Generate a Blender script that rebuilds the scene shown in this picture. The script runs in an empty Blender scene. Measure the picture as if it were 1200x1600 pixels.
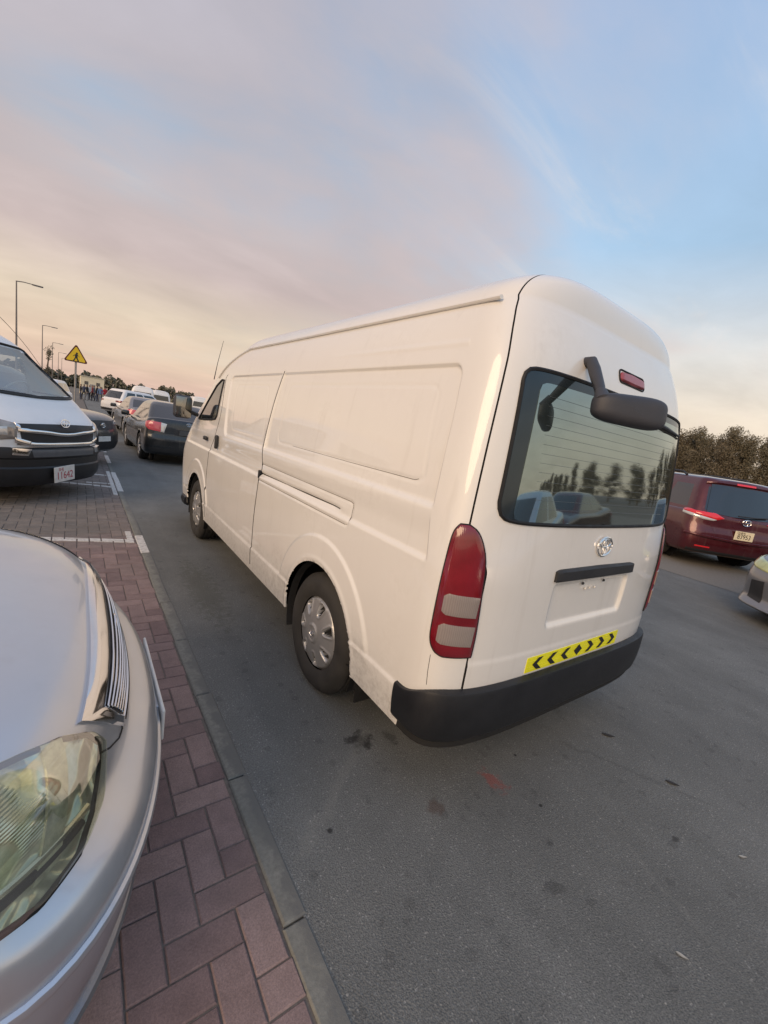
import bpy, bmesh, math, random
import numpy as np
from mathutils import Vector, Matrix
from mathutils.bvhtree import BVHTree

random.seed(7); np.random.seed(7)
SC = bpy.context.scene
COL = SC.collection
R = math.radians

# ------------------------------------------------------------------ camera
CAM = np.array([-2.049, -0.918, 1.520])
YAW, PITCH, ROLL = 0.6483, 0.17973, 0.16158
def cam_basis():
    cy, sy, cp, sp = math.cos(YAW), math.sin(YAW), math.cos(PITCH), math.sin(PITCH)
    f = np.array([sy*cp, cy*cp, -sp]); r = np.array([cy, -sy, 0.]); u = np.cross(r, f)
    cr, sr = math.cos(ROLL), math.sin(ROLL)
    return cr*r+sr*u, -sr*r+cr*u, f
cr_, cu_, cf_ = cam_basis()
cd = bpy.data.cameras.new('camera'); cam = bpy.data.objects.new('camera', cd); COL.objects.link(cam)
cd.sensor_fit = 'VERTICAL'; cd.sensor_height = 36.0; cd.lens = 655.41/1600*36.0
cd.clip_start = 0.02; cd.clip_end = 6000
m = Matrix.Identity(4)
for i in range(3):
    m[i][0] = cr_[i]; m[i][1] = cu_[i]; m[i][2] = -cf_[i]; m[i][3] = CAM[i]
cam.matrix_world = m
SC.camera = cam

# ------------------------------------------------------------------ sky, sun, exposure
SUN_AZ, SUN_EL = R(243), R(25)            # azimuth clockwise from +Y: low sun behind thin cloud, left and behind the viewer
world = bpy.data.worlds.new('World'); SC.world = world; world.use_nodes = True
nt = world.node_tree; nt.nodes.clear()
def N(t, **kw):
    n = nt.nodes.new(t)
    for k, v in kw.items(): setattr(n, k, v)
    return n
def L(a, b): nt.links.new(a, b)
def Mth(op, a, b=None, c=None, clamp=False):
    n = N('ShaderNodeMath', operation=op); n.use_clamp = clamp
    for i, v in enumerate((a, b, c)):
        if v is None: continue
        if isinstance(v, (int, float)): n.inputs[i].default_value = v
        else: L(v, n.inputs[i])
    return n.outputs[0]
def ramp(fac, stops):
    n = N('ShaderNodeValToRGB'); cr = n.color_ramp
    while len(cr.elements) < len(stops): cr.elements.new(0.5)
    for e, (p, c) in zip(cr.elements, stops): e.position = p; e.color = (*c, 1)
    if fac is not None: L(fac, n.inputs[0])
    return n.outputs[0]
def mixc(f, a, b):
    n = N('ShaderNodeMix', data_type='RGBA')
    if isinstance(f, (int, float)): n.inputs[0].default_value = f
    else: L(f, n.inputs[0])
    L(a, n.inputs[6]); L(b, n.inputs[7]); return n.outputs[2]
def s2l(*c): return tuple(((v/255)/12.92 if v/255 <= .04045 else (((v/255)+.055)/1.055)**2.4) for v in c)
out = N('ShaderNodeOutputWorld'); bg = N('ShaderNodeBackground')
sky = N('ShaderNodeTexSky', sky_type='NISHITA'); sky.sun_disc = False
sky.sun_elevation = SUN_EL; sky.sun_rotation = SUN_AZ; sky.dust_density = 3.0; sky.air_density = 1.2
tc = N('ShaderNodeTexCoord'); sep = N('ShaderNodeSeparateXYZ'); L(tc.outputs['Generated'], sep.inputs[0])
el = Mth('MAXIMUM', sep.outputs[2], 0.0)
# cloud layer projected on a flat ceiling so that streaks flatten towards the horizon
den = Mth('ADD', el, 0.16)
px = Mth('DIVIDE', sep.outputs[0], den); py = Mth('DIVIDE', sep.outputs[1], den)
cmb = N('ShaderNodeCombineXYZ'); L(px, cmb.inputs[0]); L(py, cmb.inputs[1])
mp = N('ShaderNodeMapping'); L(cmb.outputs[0], mp.inputs[0])
mp.inputs['Rotation'].default_value = (0, 0, R(28)); mp.inputs['Scale'].default_value = (0.7, 1.0, 1); mp.inputs['Location'].default_value = (4.3, 0.4, 0)
n1 = N('ShaderNodeTexNoise'); n1.inputs['Scale'].default_value = 0.85; n1.inputs['Detail'].default_value = 4; n1.inputs['Roughness'].default_value = .45
n1.inputs['Distortion'].default_value = 0.5
L(mp.outputs[0], n1.inputs['Vector'])
n2 = N('ShaderNodeTexNoise'); n2.inputs['Scale'].default_value = 1.9; n2.inputs['Detail'].default_value = 7; n2.inputs['Roughness'].default_value = .56
n2.inputs['Distortion'].default_value = 0.35
L(mp.outputs[0], n2.inputs['Vector'])
# the cloud bank thickens to the west (-X), the sky opens up to the east
side = Mth('ADD', Mth('MULTIPLY', sep.outputs[0], -0.643), Mth('MULTIPLY', sep.outputs[1], 0.766))
cov = Mth('MULTIPLY_ADD', n1.outputs['Fac'], 1.25, Mth('MULTIPLY_ADD', side, 0.66, -0.17))
cov = Mth('ADD', cov, Mth('MULTIPLY_ADD', n2.outputs['Fac'], 0.95, -0.49))
covr = N('ShaderNodeMapRange', interpolation_type='SMOOTHSTEP'); L(cov, covr.inputs[0])
covr.inputs[1].default_value = 0.22; covr.inputs[2].default_value = 0.84
warm = ramp(el, [(0.0, s2l(216, 182, 168)), (0.07, s2l(226, 200, 177)), (0.15, s2l(222, 205, 184)), (0.25, s2l(200, 184, 181)), (0.45, s2l(187, 181, 187)), (0.75, s2l(180, 180, 194)), (1.0, s2l(172, 176, 194))])
clear = ramp(el, [(0.0, s2l(238, 214, 190)), (0.13, s2l(240, 224, 204)), (0.24, s2l(224, 222, 218)), (0.40, s2l(174, 205, 233)), (0.7, s2l(164, 192, 230)), (1.0, s2l(156, 180, 220))])
nsc = N('ShaderNodeMix', data_type='RGBA', blend_type='MULTIPLY'); nsc.inputs[0].default_value = 1; L(sky.outputs[0], nsc.inputs[6]); nsc.inputs[7].default_value = (.11, .11, .11, 1)
clear2 = mixc(0.90, nsc.outputs[2], clear)
n3 = N('ShaderNodeTexNoise'); n3.inputs['Scale'].default_value = 3.1; n3.inputs['Detail'].default_value = 8; n3.inputs['Roughness'].default_value = .6; n3.inputs['Distortion'].default_value = .6
mp3 = N('ShaderNodeMapping'); L(cmb.outputs[0], mp3.inputs[0]); mp3.inputs['Rotation'].default_value = (0, 0, R(-35)); mp3.inputs['Scale'].default_value = (.35, 1.0, 1); L(mp3.outputs[0], n3.inputs['Vector'])
wsp = N('ShaderNodeMapRange', interpolation_type='SMOOTHSTEP'); L(n3.outputs['Fac'], wsp.inputs[0]); wsp.inputs[1].default_value = .50; wsp.inputs[2].default_value = .78; wsp.inputs[4].default_value = .75
wispc = ramp(el, [(0.0, s2l(238, 214, 192)), (0.3, s2l(226, 222, 220)), (1.0, s2l(206, 210, 224))])
clear3 = mixc(wsp.outputs[0], clear2, wispc)
skyc = mixc(covr.outputs[0], clear3, warm)
# soft brightness modulation inside the cloud
br = N('ShaderNodeMapRange'); L(n2.outputs['Fac'], br.inputs[0]); br.inputs[1].default_value = .3; br.inputs[2].default_value = .7; br.inputs[3].default_value = .89; br.inputs[4].default_value = 1.09
fin = N('ShaderNodeVectorMath', operation='SCALE'); L(skyc, fin.inputs[0]); L(br.outputs[0], fin.inputs['Scale'])
L(fin.outputs[0], bg.inputs[0]); bg.inputs[1].default_value = 1.04
L(bg.outputs[0], out.inputs[0])
sd = bpy.data.lights.new('sun', 'SUN'); sun = bpy.data.objects.new('sun', sd); COL.objects.link(sun)
sd.energy = 2.0; sd.angle = R(36); sd.color = (1.0, .71, .44)
sdir = Vector((math.sin(SUN_AZ)*math.cos(SUN_EL), math.cos(SUN_AZ)*math.cos(SUN_EL), math.sin(SUN_EL)))
sun.rotation_euler = sdir.to_track_quat('Z', 'Y').to_euler()
vs = SC.view_settings; vs.view_transform = 'Standard'; vs.look = 'None'; vs.gamma = 1; vs.exposure = 0.04; vs.use_curve_mapping = False

# ------------------------------------------------------------------ materials
MATS = {}
class NB:
    def __init__(s, name):
        s.m = bpy.data.materials.new(name); s.m.use_nodes = True; s.t = s.m.node_tree
        s.p = s.t.nodes['Principled BSDF']; s.o = s.t.nodes['Material Output']; MATS[name] = s.m
    def n(s, t, **kw):
        q = s.t.nodes.new(t)
        for k, v in kw.items(): setattr(q, k, v)
        return q
    def l(s, a, b): s.t.links.new(a, b)
    def set(s, **kw):
        for k, v in kw.items(): s.p.inputs[k.replace('_', ' ')].default_value = v
        return s
    def coord(s, kind='Object'):
        return s.n('ShaderNodeTexCoord').outputs[kind] if kind != 'Pos' else s.n('ShaderNodeNewGeometry').outputs['Position']
    def noise(s, sc, det=4, rough=.55, vec=None, dist=0):
        q = s.n('ShaderNodeTexNoise'); q.inputs['Scale'].default_value = sc; q.inputs['Detail'].default_value = det
        q.inputs['Roughness'].default_value = rough; q.inputs['Distortion'].default_value = dist
        if vec is not None: s.l(vec, q.inputs['Vector'])
        return q.outputs['Fac']
    def mr(s, v, a, b, c, d, smooth=False):
        q = s.n('ShaderNodeMapRange'); s.l(v, q.inputs[0])
        if smooth: q.interpolation_type = 'SMOOTHSTEP'
        for i, x in enumerate((a, b, c, d)): q.inputs[i+1].default_value = x
        return q.outputs[0]
    def mth(s, op, a, b=None, c=None, clamp=False):
        q = s.n('ShaderNodeMath', operation=op); q.use_clamp = clamp
        for i, v in enumerate((a, b, c)):
            if v is None: continue
            if isinstance(v, (int, float)): q.inputs[i].default_value = v
            else: s.l(v, q.inputs[i])
        return q.outputs[0]
    def mix(s, f, a, b, bt='MIX'):
        q = s.n('ShaderNodeMix', data_type='RGBA', blend_type=bt)
        for i, v in ((0, f), (6, a), (7, b)):
            if isinstance(v, tuple): q.inputs[i].default_value = (*v, 1) if len(v) == 3 else v
            elif isinstance(v, (int, float)): q.inputs[i].default_value = v
            else: s.l(v, q.inputs[i])
        return q.outputs[2]
    def col(s, c): s.l(c, s.p.inputs['Base Color'])
    def bump(s, h, st=.3, d=.01):
        q = s.n('ShaderNodeBump'); q.inputs['Strength'].default_value = st; q.inputs['Distance'].default_value = d
        s.l(h, q.inputs['Height']); s.l(q.outputs[0], s.p.inputs['Normal'])
def paint(name, c, rough=.35, metal=0., coat=.6, var=.05, croughness=.08, dirt=.25, grime=0.):
    b = NB(name); b.set(Roughness=rough, Metallic=metal, Coat_Weight=coat, Coat_Roughness=croughness)
    v = b.coord(); n1 = b.noise(2.2, 5, .6, v); n2 = b.noise(26, 4, .7, v)
    f = b.mr(n1, .3, .7, 1-var, 1+var)
    c1 = b.mix(1.0, tuple(c), f, 'MULTIPLY')
    dm = b.mth('MULTIPLY', b.mr(n1, .45, .75, 0, 1, True), b.mr(n2, .4, .7, 0, dirt))
    sm = b.n('ShaderNodeMapping'); b.l(v, sm.inputs[0]); sm.inputs['Scale'].default_value = (14, 14, .9)
    stk = b.mr(b.noise(1.0, 5, .6, sm.outputs[0]), .56, .78, 0, dirt*1.1, True)
    b.col(b.mix(stk, b.mix(dm, c1, (.34, .29, .23)), (.38, .33, .27)))
    if grime:
        gz_ = b.n('ShaderNodeSeparateXYZ'); b.l(v, gz_.inputs[0])
        gm = b.mth('MULTIPLY', b.mr(b.mth('ADD', gz_.outputs[2], b.mr(n1, .3, .7, -.14, .14)), .34, .62, 1, 0, True), b.mr(b.noise(38, 5, .7, v), .42, .66, .05, grime))
        prev = b.p.inputs['Base Color'].links[0].from_socket; b.col(b.mix(gm, prev, (.27, .235, .19)))
    r = b.mr(b.noise(9, 5, .6, v), .3, .7, rough*.85, rough*1.25); b.l(r, b.p.inputs['Roughness'])
    return b.m
def plain(name, c, rough=.5, metal=0., coat=0., var=.12, sc=14, bump=0., bsc=120):
    b = NB(name); b.set(Roughness=rough, Metallic=metal, Coat_Weight=coat)
    v = b.coord(); n1 = b.noise(sc, 5, .6, v)
    b.col(b.mix(1.0, tuple(c), b.mr(n1, .3, .7, 1-var, 1+var), 'MULTIPLY'))
    b.l(b.mr(n1, .3, .7, rough*.8, min(1, rough*1.2)), b.p.inputs['Roughness'])
    if bump: b.bump(b.noise(bsc, 3, .6, v), bump, .002)
    return b.m
white_paint = paint('white_van_paint', (.82, .80, .755), .36, 0, 1., .02, .03, .12, .38)
bus_paint = paint('white_bus_paint', (.80, .82, .83), .34, 0, .6, .03, .1, .06)
silver_paint = paint('silver_paint', (.60, .625, .665), .34, .72, .8, .03, .06, .06)
grey_paint = paint('grey_metallic_paint', (.24, .24, .25), .33, .6, .8, .05, .07, .12)
dark_paint = paint('dark_grey_paint', (.055, .058, .062), .3, .4, .8, .1, .06, .2)
black_paint = paint('black_paint', (.018, .021, .024), .3, .25, .9, .1, .05, .12)
maroon_paint = paint('maroon_paint', (.085, .010, .016), .3, .4, .9, .08, .06, .1)
suv_white = paint('white_suv_paint', (.82, .81, .80), .35, 0, .6, .03, .1, .05)
yellow_paint = paint('yellow_taxi_paint', (.72, .60, .16), .4, 0, .5, .05)
black_plastic = plain('black_plastic', (.022, .023, .026), .55, 0, 0, .2, 8, .25, 260)
bumper_plastic = plain('dark_bumper_plastic', (.012, .013, .016), .5, 0, 0, .25, 5, .2, 240)
mirror_shell = plain('mirror_shell_plastic', (.040, .042, .052), .5, 0, 0, .12, 10, .35, 320)
rubber = plain('tyre_rubber', (.034, .032, .029), .78, 0, 0, .3, 9, .3, 90)
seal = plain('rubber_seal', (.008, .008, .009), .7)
underbody = plain('underbody_black', (.012, .012, .012), .8)
chrome = plain('chrome', (.80, .80, .81), .12, 1, 0, .03)
hubcap_m = plain('hubcap_silver', (.40, .398, .395), .38, .55, .2, .06)
alloy = plain('alloy_wheel', (.5, .5, .5), .32, .9, 0, .06)
plate_white = plain('plate_white', (.72, .70, .66), .45)
plate_cream = plain('plate_cream', (.78, .70, .50), .45)
ink_red = plain('ink_red', (.42, .03, .06), .5)
ink_black = plain('ink_black', (.02, .02, .02), .5)
concrete_m = plain('painted_cream_wall', (.72, .64, .47), .8, 0, 0, .08, 1)
pole_m = plain('galvanised_pole', (.20, .18, .17), .55, .4)
sign_yellow = plain('sign_yellow', (.80, .55, .02), .45, 0, 0, .04)
sign_border = plain('sign_border', (.10, .012, .010), .45)
seat_cloth = plain('seat_cloth', (.50, .50, .46), .8)
# glass
b = NB('dark_glass'); b.set(Base_Color=(.012, .015, .018, 1), Roughness=.04, Specular_IOR_Level=.9, Coat_Weight=.6, Coat_Roughness=.02)
dark_glass = b.m
b = NB('mirror_film_glass'); v = b.coord()
b.set(Metallic=.92, Roughness=.035); b.col(b.mix(b.mr(b.noise(3, 3, .5, v), .3, .7, 0, 1), (.26, .325, .32), (.29, .355, .35)))
film_glass = b.m
b = NB('frit_glass'); b.set(Base_Color=(.045, .06, .07, 1), Metallic=.55, Roughness=.09)
frit_glass = b.m
b = NB('clear_glass'); tr = b.n('ShaderNodeBsdfTransparent'); tr.inputs[0].default_value = (.72, .80, .79, 1)
gl = b.n('ShaderNodeBsdfGlossy'); gl.inputs['Roughness'].default_value = .03; gl.inputs['Color'].default_value = (.85, .9, .9, 1)
fr = b.n('ShaderNodeFresnel'); fr.inputs[0].default_value = 1.6; mx = b.n('ShaderNodeMixShader')
b.l(b.mth('MULTIPLY_ADD', fr.outputs[0], .35, .04, clamp=True), mx.inputs[0]); b.l(tr.outputs[0], mx.inputs[1]); b.l(gl.outputs[0], mx.inputs[2]); b.l(mx.outputs[0], b.o.inputs[0])
clear_glass = b.m
b = NB('red_lens'); b.set(Roughness=.12, Coat_Weight=1., Coat_Roughness=.05); v = b.coord()
b.col(b.mix(b.mr(b.noise(7, 3, .5, v), .35, .65, 0, 1), (.155, .004, .010), (.24, .008, .018)))
w = b.n('ShaderNodeTexWave'); w.inputs['Scale'].default_value = 60; b.l(v, w.inputs[0]); b.bump(w.outputs['Fac'], .12, .002)
red_lens = b.m
b = NB('bright_red_lens'); b.set(Base_Color=(.72, .02, .03, 1), Roughness=.15, Coat_Weight=1.); bright_red = b.m
b = NB('clear_lens'); b.set(Roughness=.18, Coat_Weight=.8, Coat_Roughness=.05, Metallic=.2); v = b.coord()
w = b.n('ShaderNodeTexWave'); w.inputs['Scale'].default_value = 45; w.inputs['Distortion'].default_value = 2; b.l(v, w.inputs[0])
b.col(b.mix(w.outputs['Fac'], (.36, .315, .29), (.31, .265, .245))); b.bump(w.outputs['Fac'], .10, .003)
clear_lens = b.m
b = NB('faded_red_lens'); b.set(Base_Color=(.34, .07, .085, 1), Roughness=.35, Coat_Weight=.4); faded_red = b.m
# ------------------------------------------------------------------ object helpers
def tag(o, label=None, cat=None, group=None, kind=None):
    if label: o['label'] = label
    if cat: o['category'] = cat
    if group: o['group'] = group
    if kind: o['kind'] = kind
    return o
def empty(name, loc=(0, 0, 0), rz=0., label=None, cat=None, group=None):
    o = bpy.data.objects.new(name, None); o.empty_display_size = .2; COL.objects.link(o)
    o.location = loc; o.rotation_euler = (0, 0, rz)
    return tag(o, label, cat, group)
def mesh_obj(name, V, F, mat, parent=None, smooth=True, sharp=None):
    me = bpy.data.meshes.new(name)
    me.from_pydata([tuple(map(float, v)) for v in V], [], [tuple(int(i) for i in f) for f in F])
    for mm in (mat if isinstance(mat, (list, tuple)) else [mat]): me.materials.append(mm)
    if smooth: me.polygons.foreach_set('use_smooth', [True]*len(me.polygons))
    me.update()
    if smooth and sharp is not None:
        me.set_sharp_from_angle(angle=R(sharp))
    o = bpy.data.objects.new(name, me); COL.objects.link(o)
    if parent is not None: o.parent = parent
    return o
def copy_tree(o, parent=None):
    c = o.copy(); COL.objects.link(c); c.parent = parent
    for ch in list(o.children): copy_tree(ch, c)
    return c
class MB:
    """collects simple solids into one mesh"""
    def __init__(s): s.V = []; s.F = []
    def add(s, V, F):
        o = len(s.V); s.V += [tuple(v) for v in V]; s.F += [tuple(i+o for i in f) for f in F]; return s
    def box(s, c, h, rz=0., M=None):
        P = [Vector((sx*h[0], sy*h[1], sz*h[2])) for sz in (-1, 1) for sy in (-1, 1) for sx in (-1, 1)]
        if rz: P = [Matrix.Rotation(rz, 3, 'Z') @ p for p in P]
        if M is not None: P = [M @ p for p in P]
        P = [p + Vector(c) for p in P]
        return s.add(P, [(0, 2, 3, 1), (4, 5, 7, 6), (0, 1, 5, 4), (2, 6, 7, 3), (0, 4, 6, 2), (1, 3, 7, 5)])
    def rbox(s, c, h, r=.01, seg=2, M=None):
        bm = bmesh.new(); bmesh.ops.create_cube(bm, size=2.0)
        for v in bm.verts: v.co = Vector((v.co.x*h[0], v.co.y*h[1], v.co.z*h[2]))
        bmesh.ops.bevel(bm, geom=bm.edges[:], offset=min(r, min(h)*.98), segments=seg, affect='EDGES', profile=.5)
        bm.verts.index_update()
        V = [(M @ v.co if M is not None else v.co.copy()) + Vector(c) for v in bm.verts]; F = [[v.index for v in f.verts] for f in bm.faces]
        bm.free(); return s.add(V, F)
    def tube(s, pts, r, n=8, closed=False, cap=True, flat=1.0, up=None):
        pts = [Vector(p) for p in pts]; k = len(pts); rr = r if isinstance(r, (list, tuple)) else [r]*k
        V = []; F = []; pu = Vector(up) if up else Vector((0, 0, 1))
        for i, p in enumerate(pts):
            a = pts[(i-1) % k] if (closed or i > 0) else p; c = pts[(i+1) % k] if (closed or i < k-1) else p
            t = (c-a).normalized(); x = pu.cross(t)
            if x.length < 1e-3: x = Vector((1, 0, 0)).cross(t)
            x.normalize(); y = t.cross(x).normalized()
            if not up: pu = y
            for j in range(n):
                w = 2*math.pi*j/n; V.append(p + x*math.cos(w)*rr[i] + y*math.sin(w)*rr[i]*flat)
        for i in range(k if closed else k-1):
            for j in range(n):
                F.append((i*n+j, i*n+(j+1) % n, ((i+1) % k)*n+(j+1) % n, ((i+1) % k)*n+j))
        if cap and not closed:
            F.append(tuple(range(n-1, -1, -1))); F.append(tuple((k-1)*n+j for j in range(n)))
        return s.add(V, F)
    def lathe(s, prof, n=40, axis='X', c=(0, 0, 0), closed=False):
        V = []; F = []; k = len(prof)
        for j in range(n):
            w = 2*math.pi*j/n
            for (a, r) in prof:
                q = (a, r*math.cos(w), r*math.sin(w)) if axis == 'X' else ((r*math.cos(w), a, r*math.sin(w)) if axis == 'Y' else (r*math.cos(w), r*math.sin(w), a))
                V.append((q[0]+c[0], q[1]+c[1], q[2]+c[2]))
        for j in range(n):
            j2 = (j+1) % n
            for i in range(k if closed else k-1):
                i2 = (i+1) % k
                F.append((j*k+i, j*k+i2, j2*k+i2, j2*k+i))
        return s.add(V, F)
    def prism(s, poly, a0, a1, axis='Y'):
        n = len(poly)
        def q(p, a): return {'Y': (p[0], a, p[1]), 'Z': (p[0], p[1], a), 'X': (a, p[0], p[1])}[axis]
        V = [q(p, a0) for p in poly] + [q(p, a1) for p in poly]
        F = [tuple(range(n)), tuple(range(2*n-1, n-1, -1))] + [(i, i+n, (i+1) % n+n, (i+1) % n) for i in range(n)]
        return s.add(V, F)
    def build(s, name, mat, parent=None, smooth=True, sharp=35):
        return mesh_obj(name, s.V, s.F, mat, parent, smooth, sharp)
def text_obj(name, txt, size, mat, parent, loc, rot, depth=.0015, align='CENTER', space=1.0, sx=1.0):
    cu = bpy.data.curves.new(name, 'FONT'); cu.body = txt; cu.size = size; cu.extrude = depth; cu.align_x = align; cu.align_y = 'CENTER'; cu.space_character = space
    t = bpy.data.objects.new(name, cu); COL.objects.link(t)
    me = bpy.data.meshes.new_from_object(t.evaluated_get(bpy.context.evaluated_depsgraph_get()))
    bpy.data.objects.remove(t); bpy.data.curves.remove(cu)
    me.materials.clear(); me.materials.append(mat); me.name = name
    o = bpy.data.objects.new(name, me); COL.objects.link(o); o.parent = parent; o.location = loc; o.rotation_euler = rot; o.scale = (sx, 1, 1)
    return o
def smooth01(t): t = np.clip(t, 0, 1); return t*t*(3-2*t)
def sd_rr(a, b, ca, cb, ha, hb, r):
    qa = np.abs(a-ca)-ha+r; qb = np.abs(b-cb)-hb+r
    return np.minimum(np.maximum(qa, qb), 0)+np.hypot(np.maximum(qa, 0), np.maximum(qb, 0))-r
def pchip(xs, ys):
    xs = np.asarray(xs, float); ys = np.asarray(ys, float)
    h = np.diff(xs); d = np.diff(ys)/h; mm = np.zeros(len(xs))
    for i in range(1, len(xs)-1):
        if d[i-1]*d[i] > 0:
            w1 = 2*h[i]+h[i-1]; w2 = h[i]+2*h[i-1]; mm[i] = (w1+w2)/(w1/d[i-1]+w2/d[i])
    mm[0] = d[0]; mm[-1] = d[-1]
    def f(x):
        x = np.clip(np.asarray(x, float), xs[0], xs[-1]); i = np.clip(np.searchsorted(xs, x)-1, 0, len(xs)-2)
        t = (x-xs[i])/h[i]
        return ((2*t**3-3*t**2+1)*ys[i]+(t**3-2*t**2+t)*h[i]*mm[i]+(-2*t**3+3*t**2)*ys[i+1]+(t**3-t**2)*h[i]*mm[i+1])
    return f
_TH = np.linspace(0, np.pi/2, 900)
def se_curve(hw, b, n, s_frac):
    """end of a plan ring: from its middle (x=0,d=b) to the side joint (x=hw,d=0), sampled at arc-length fractions"""
    x = hw*np.sin(_TH)**(2/n); d = b*np.cos(_TH)**(2/n)
    s = np.concatenate([[0], np.cumsum(np.hypot(np.diff(x), np.diff(d)))]); s /= s[-1]
    return np.interp(s_frac, s, x), np.interp(s_frac, s, d)
def se_frac_at_x(hw, b, n, xq):
    x = hw*np.sin(_TH)**(2/n); d = b*np.cos(_TH)**(2/n)
    s = np.concatenate([[0], np.cumsum(np.hypot(np.diff(x), np.diff(d)))]); s /= s[-1]
    return float(np.interp(xq, x, s))
def resample(P, n):
    P = np.array([list(p) for p in P], float); s = np.concatenate([[0], np.cumsum(np.linalg.norm(np.diff(P, axis=0), axis=1))])
    q = np.linspace(0, s[-1], n); return np.stack([np.interp(q, s, P[:, i]) for i in range(P.shape[1])], 1)
def smooth_poly(P, n, it=2):
    """rounded open polyline (Chaikin)"""
    P = np.array(P, float)
    for _ in range(it):
        Q = [P[0]]
        for a, c in zip(P[:-1], P[1:]): Q += [a*.75+c*.25, a*.25+c*.75]
        Q.append(P[-1]); P = np.array(Q)
    return resample(P, n)
def decal(bvh, A, B, d, name, mat, parent, off=.004, nu=18, nv=8, th=.012, pillow=0., rnd=0, hard=False):
    """a thin fitted piece: strip between edge lines A and B cast along d onto the shell, standing off mm proud with a skirt"""
    A = smooth_poly(A, nu, rnd) if rnd else resample(A, nu); B = smooth_poly(B, nu, rnd) if rnd else resample(B, nu)
    d = Vector(d).normalized(); V = []; G = []; Nn = []
    for i in range(nu):
        for j in range(nv):
            t = j/(nv-1); p = Vector(A[i]*(1-t)+B[i]*t)
            hit, nrm, idx, dist = bvh.ray_cast(p-d*3, d)
            if hit is None or (hit-p).length > .6: hit, nrm, idx, dist = bvh.find_nearest(p)
            if nrm.dot(d) > 0: nrm = -nrm
            e = min(i/(nu-1), 1-i/(nu-1), ) ; f = min(t, 1-t)
            pl = pillow*min(1, 5*min(e*2, f*1.4))**.5 if pillow else 0
            V.append(hit+nrm*(off+pl)); Nn.append(nrm)
    F = [(i*nv+j, i*nv+j+1, (i+1)*nv+j+1, (i+1)*nv+j) for i in range(nu-1) for j in range(nv-1)]
    ring = [i*nv for i in range(nu)]+[(nu-1)*nv+j for j in range(1, nv)]+[i*nv+nv-1 for i in range(nu-2, -1, -1)]+[j for j in range(nv-2, 0, -1)]
    o = len(V)
    for k in ring: V.append(V[k]-Nn[k]*th)
    n = len(ring)
    F += [(ring[k], ring[(k+1) % n], o+(k+1) % n, o+k) for k in range(n)]
    return mesh_obj(name, V, F, mat, parent, True, 40)
def outline_tube(bvh, P, d, name, mat, parent, r=.006, off=.003, n=90, closed=True, seg=6):
    """a bead that follows a line on the shell"""
    P = list(map(tuple, P)); P = resample(P+[P[0]] if closed else P, n+1 if closed else n); P = P[:-1] if closed else P
    d = Vector(d).normalized(); Q = []
    for p in P:
        p = Vector(p); hit, nrm, idx, dist = bvh.ray_cast(p-d*3, d)
        if hit is None or (hit-p).length > .6: hit, nrm, idx, dist = bvh.find_nearest(p)
        if nrm.dot(d) > 0: nrm = -nrm
        Q.append(hit+nrm*off)
    return MB().tube(Q, r, seg, closed).build(name, mat, parent)
def rr_pts(ca, cb, ha, hb, r, n=6):
    o = []
    for (sa, sb, w0) in ((1, 1, 0), (-1, 1, 90), (-1, -1, 180), (1, -1, 270)):
        for i in range(n+1):
            w = R(w0+90*i/n); o.append((ca+sa*(ha-r)+r*math.cos(w), cb+sb*(hb-r)+r*math.sin(w)))
    return o

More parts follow.
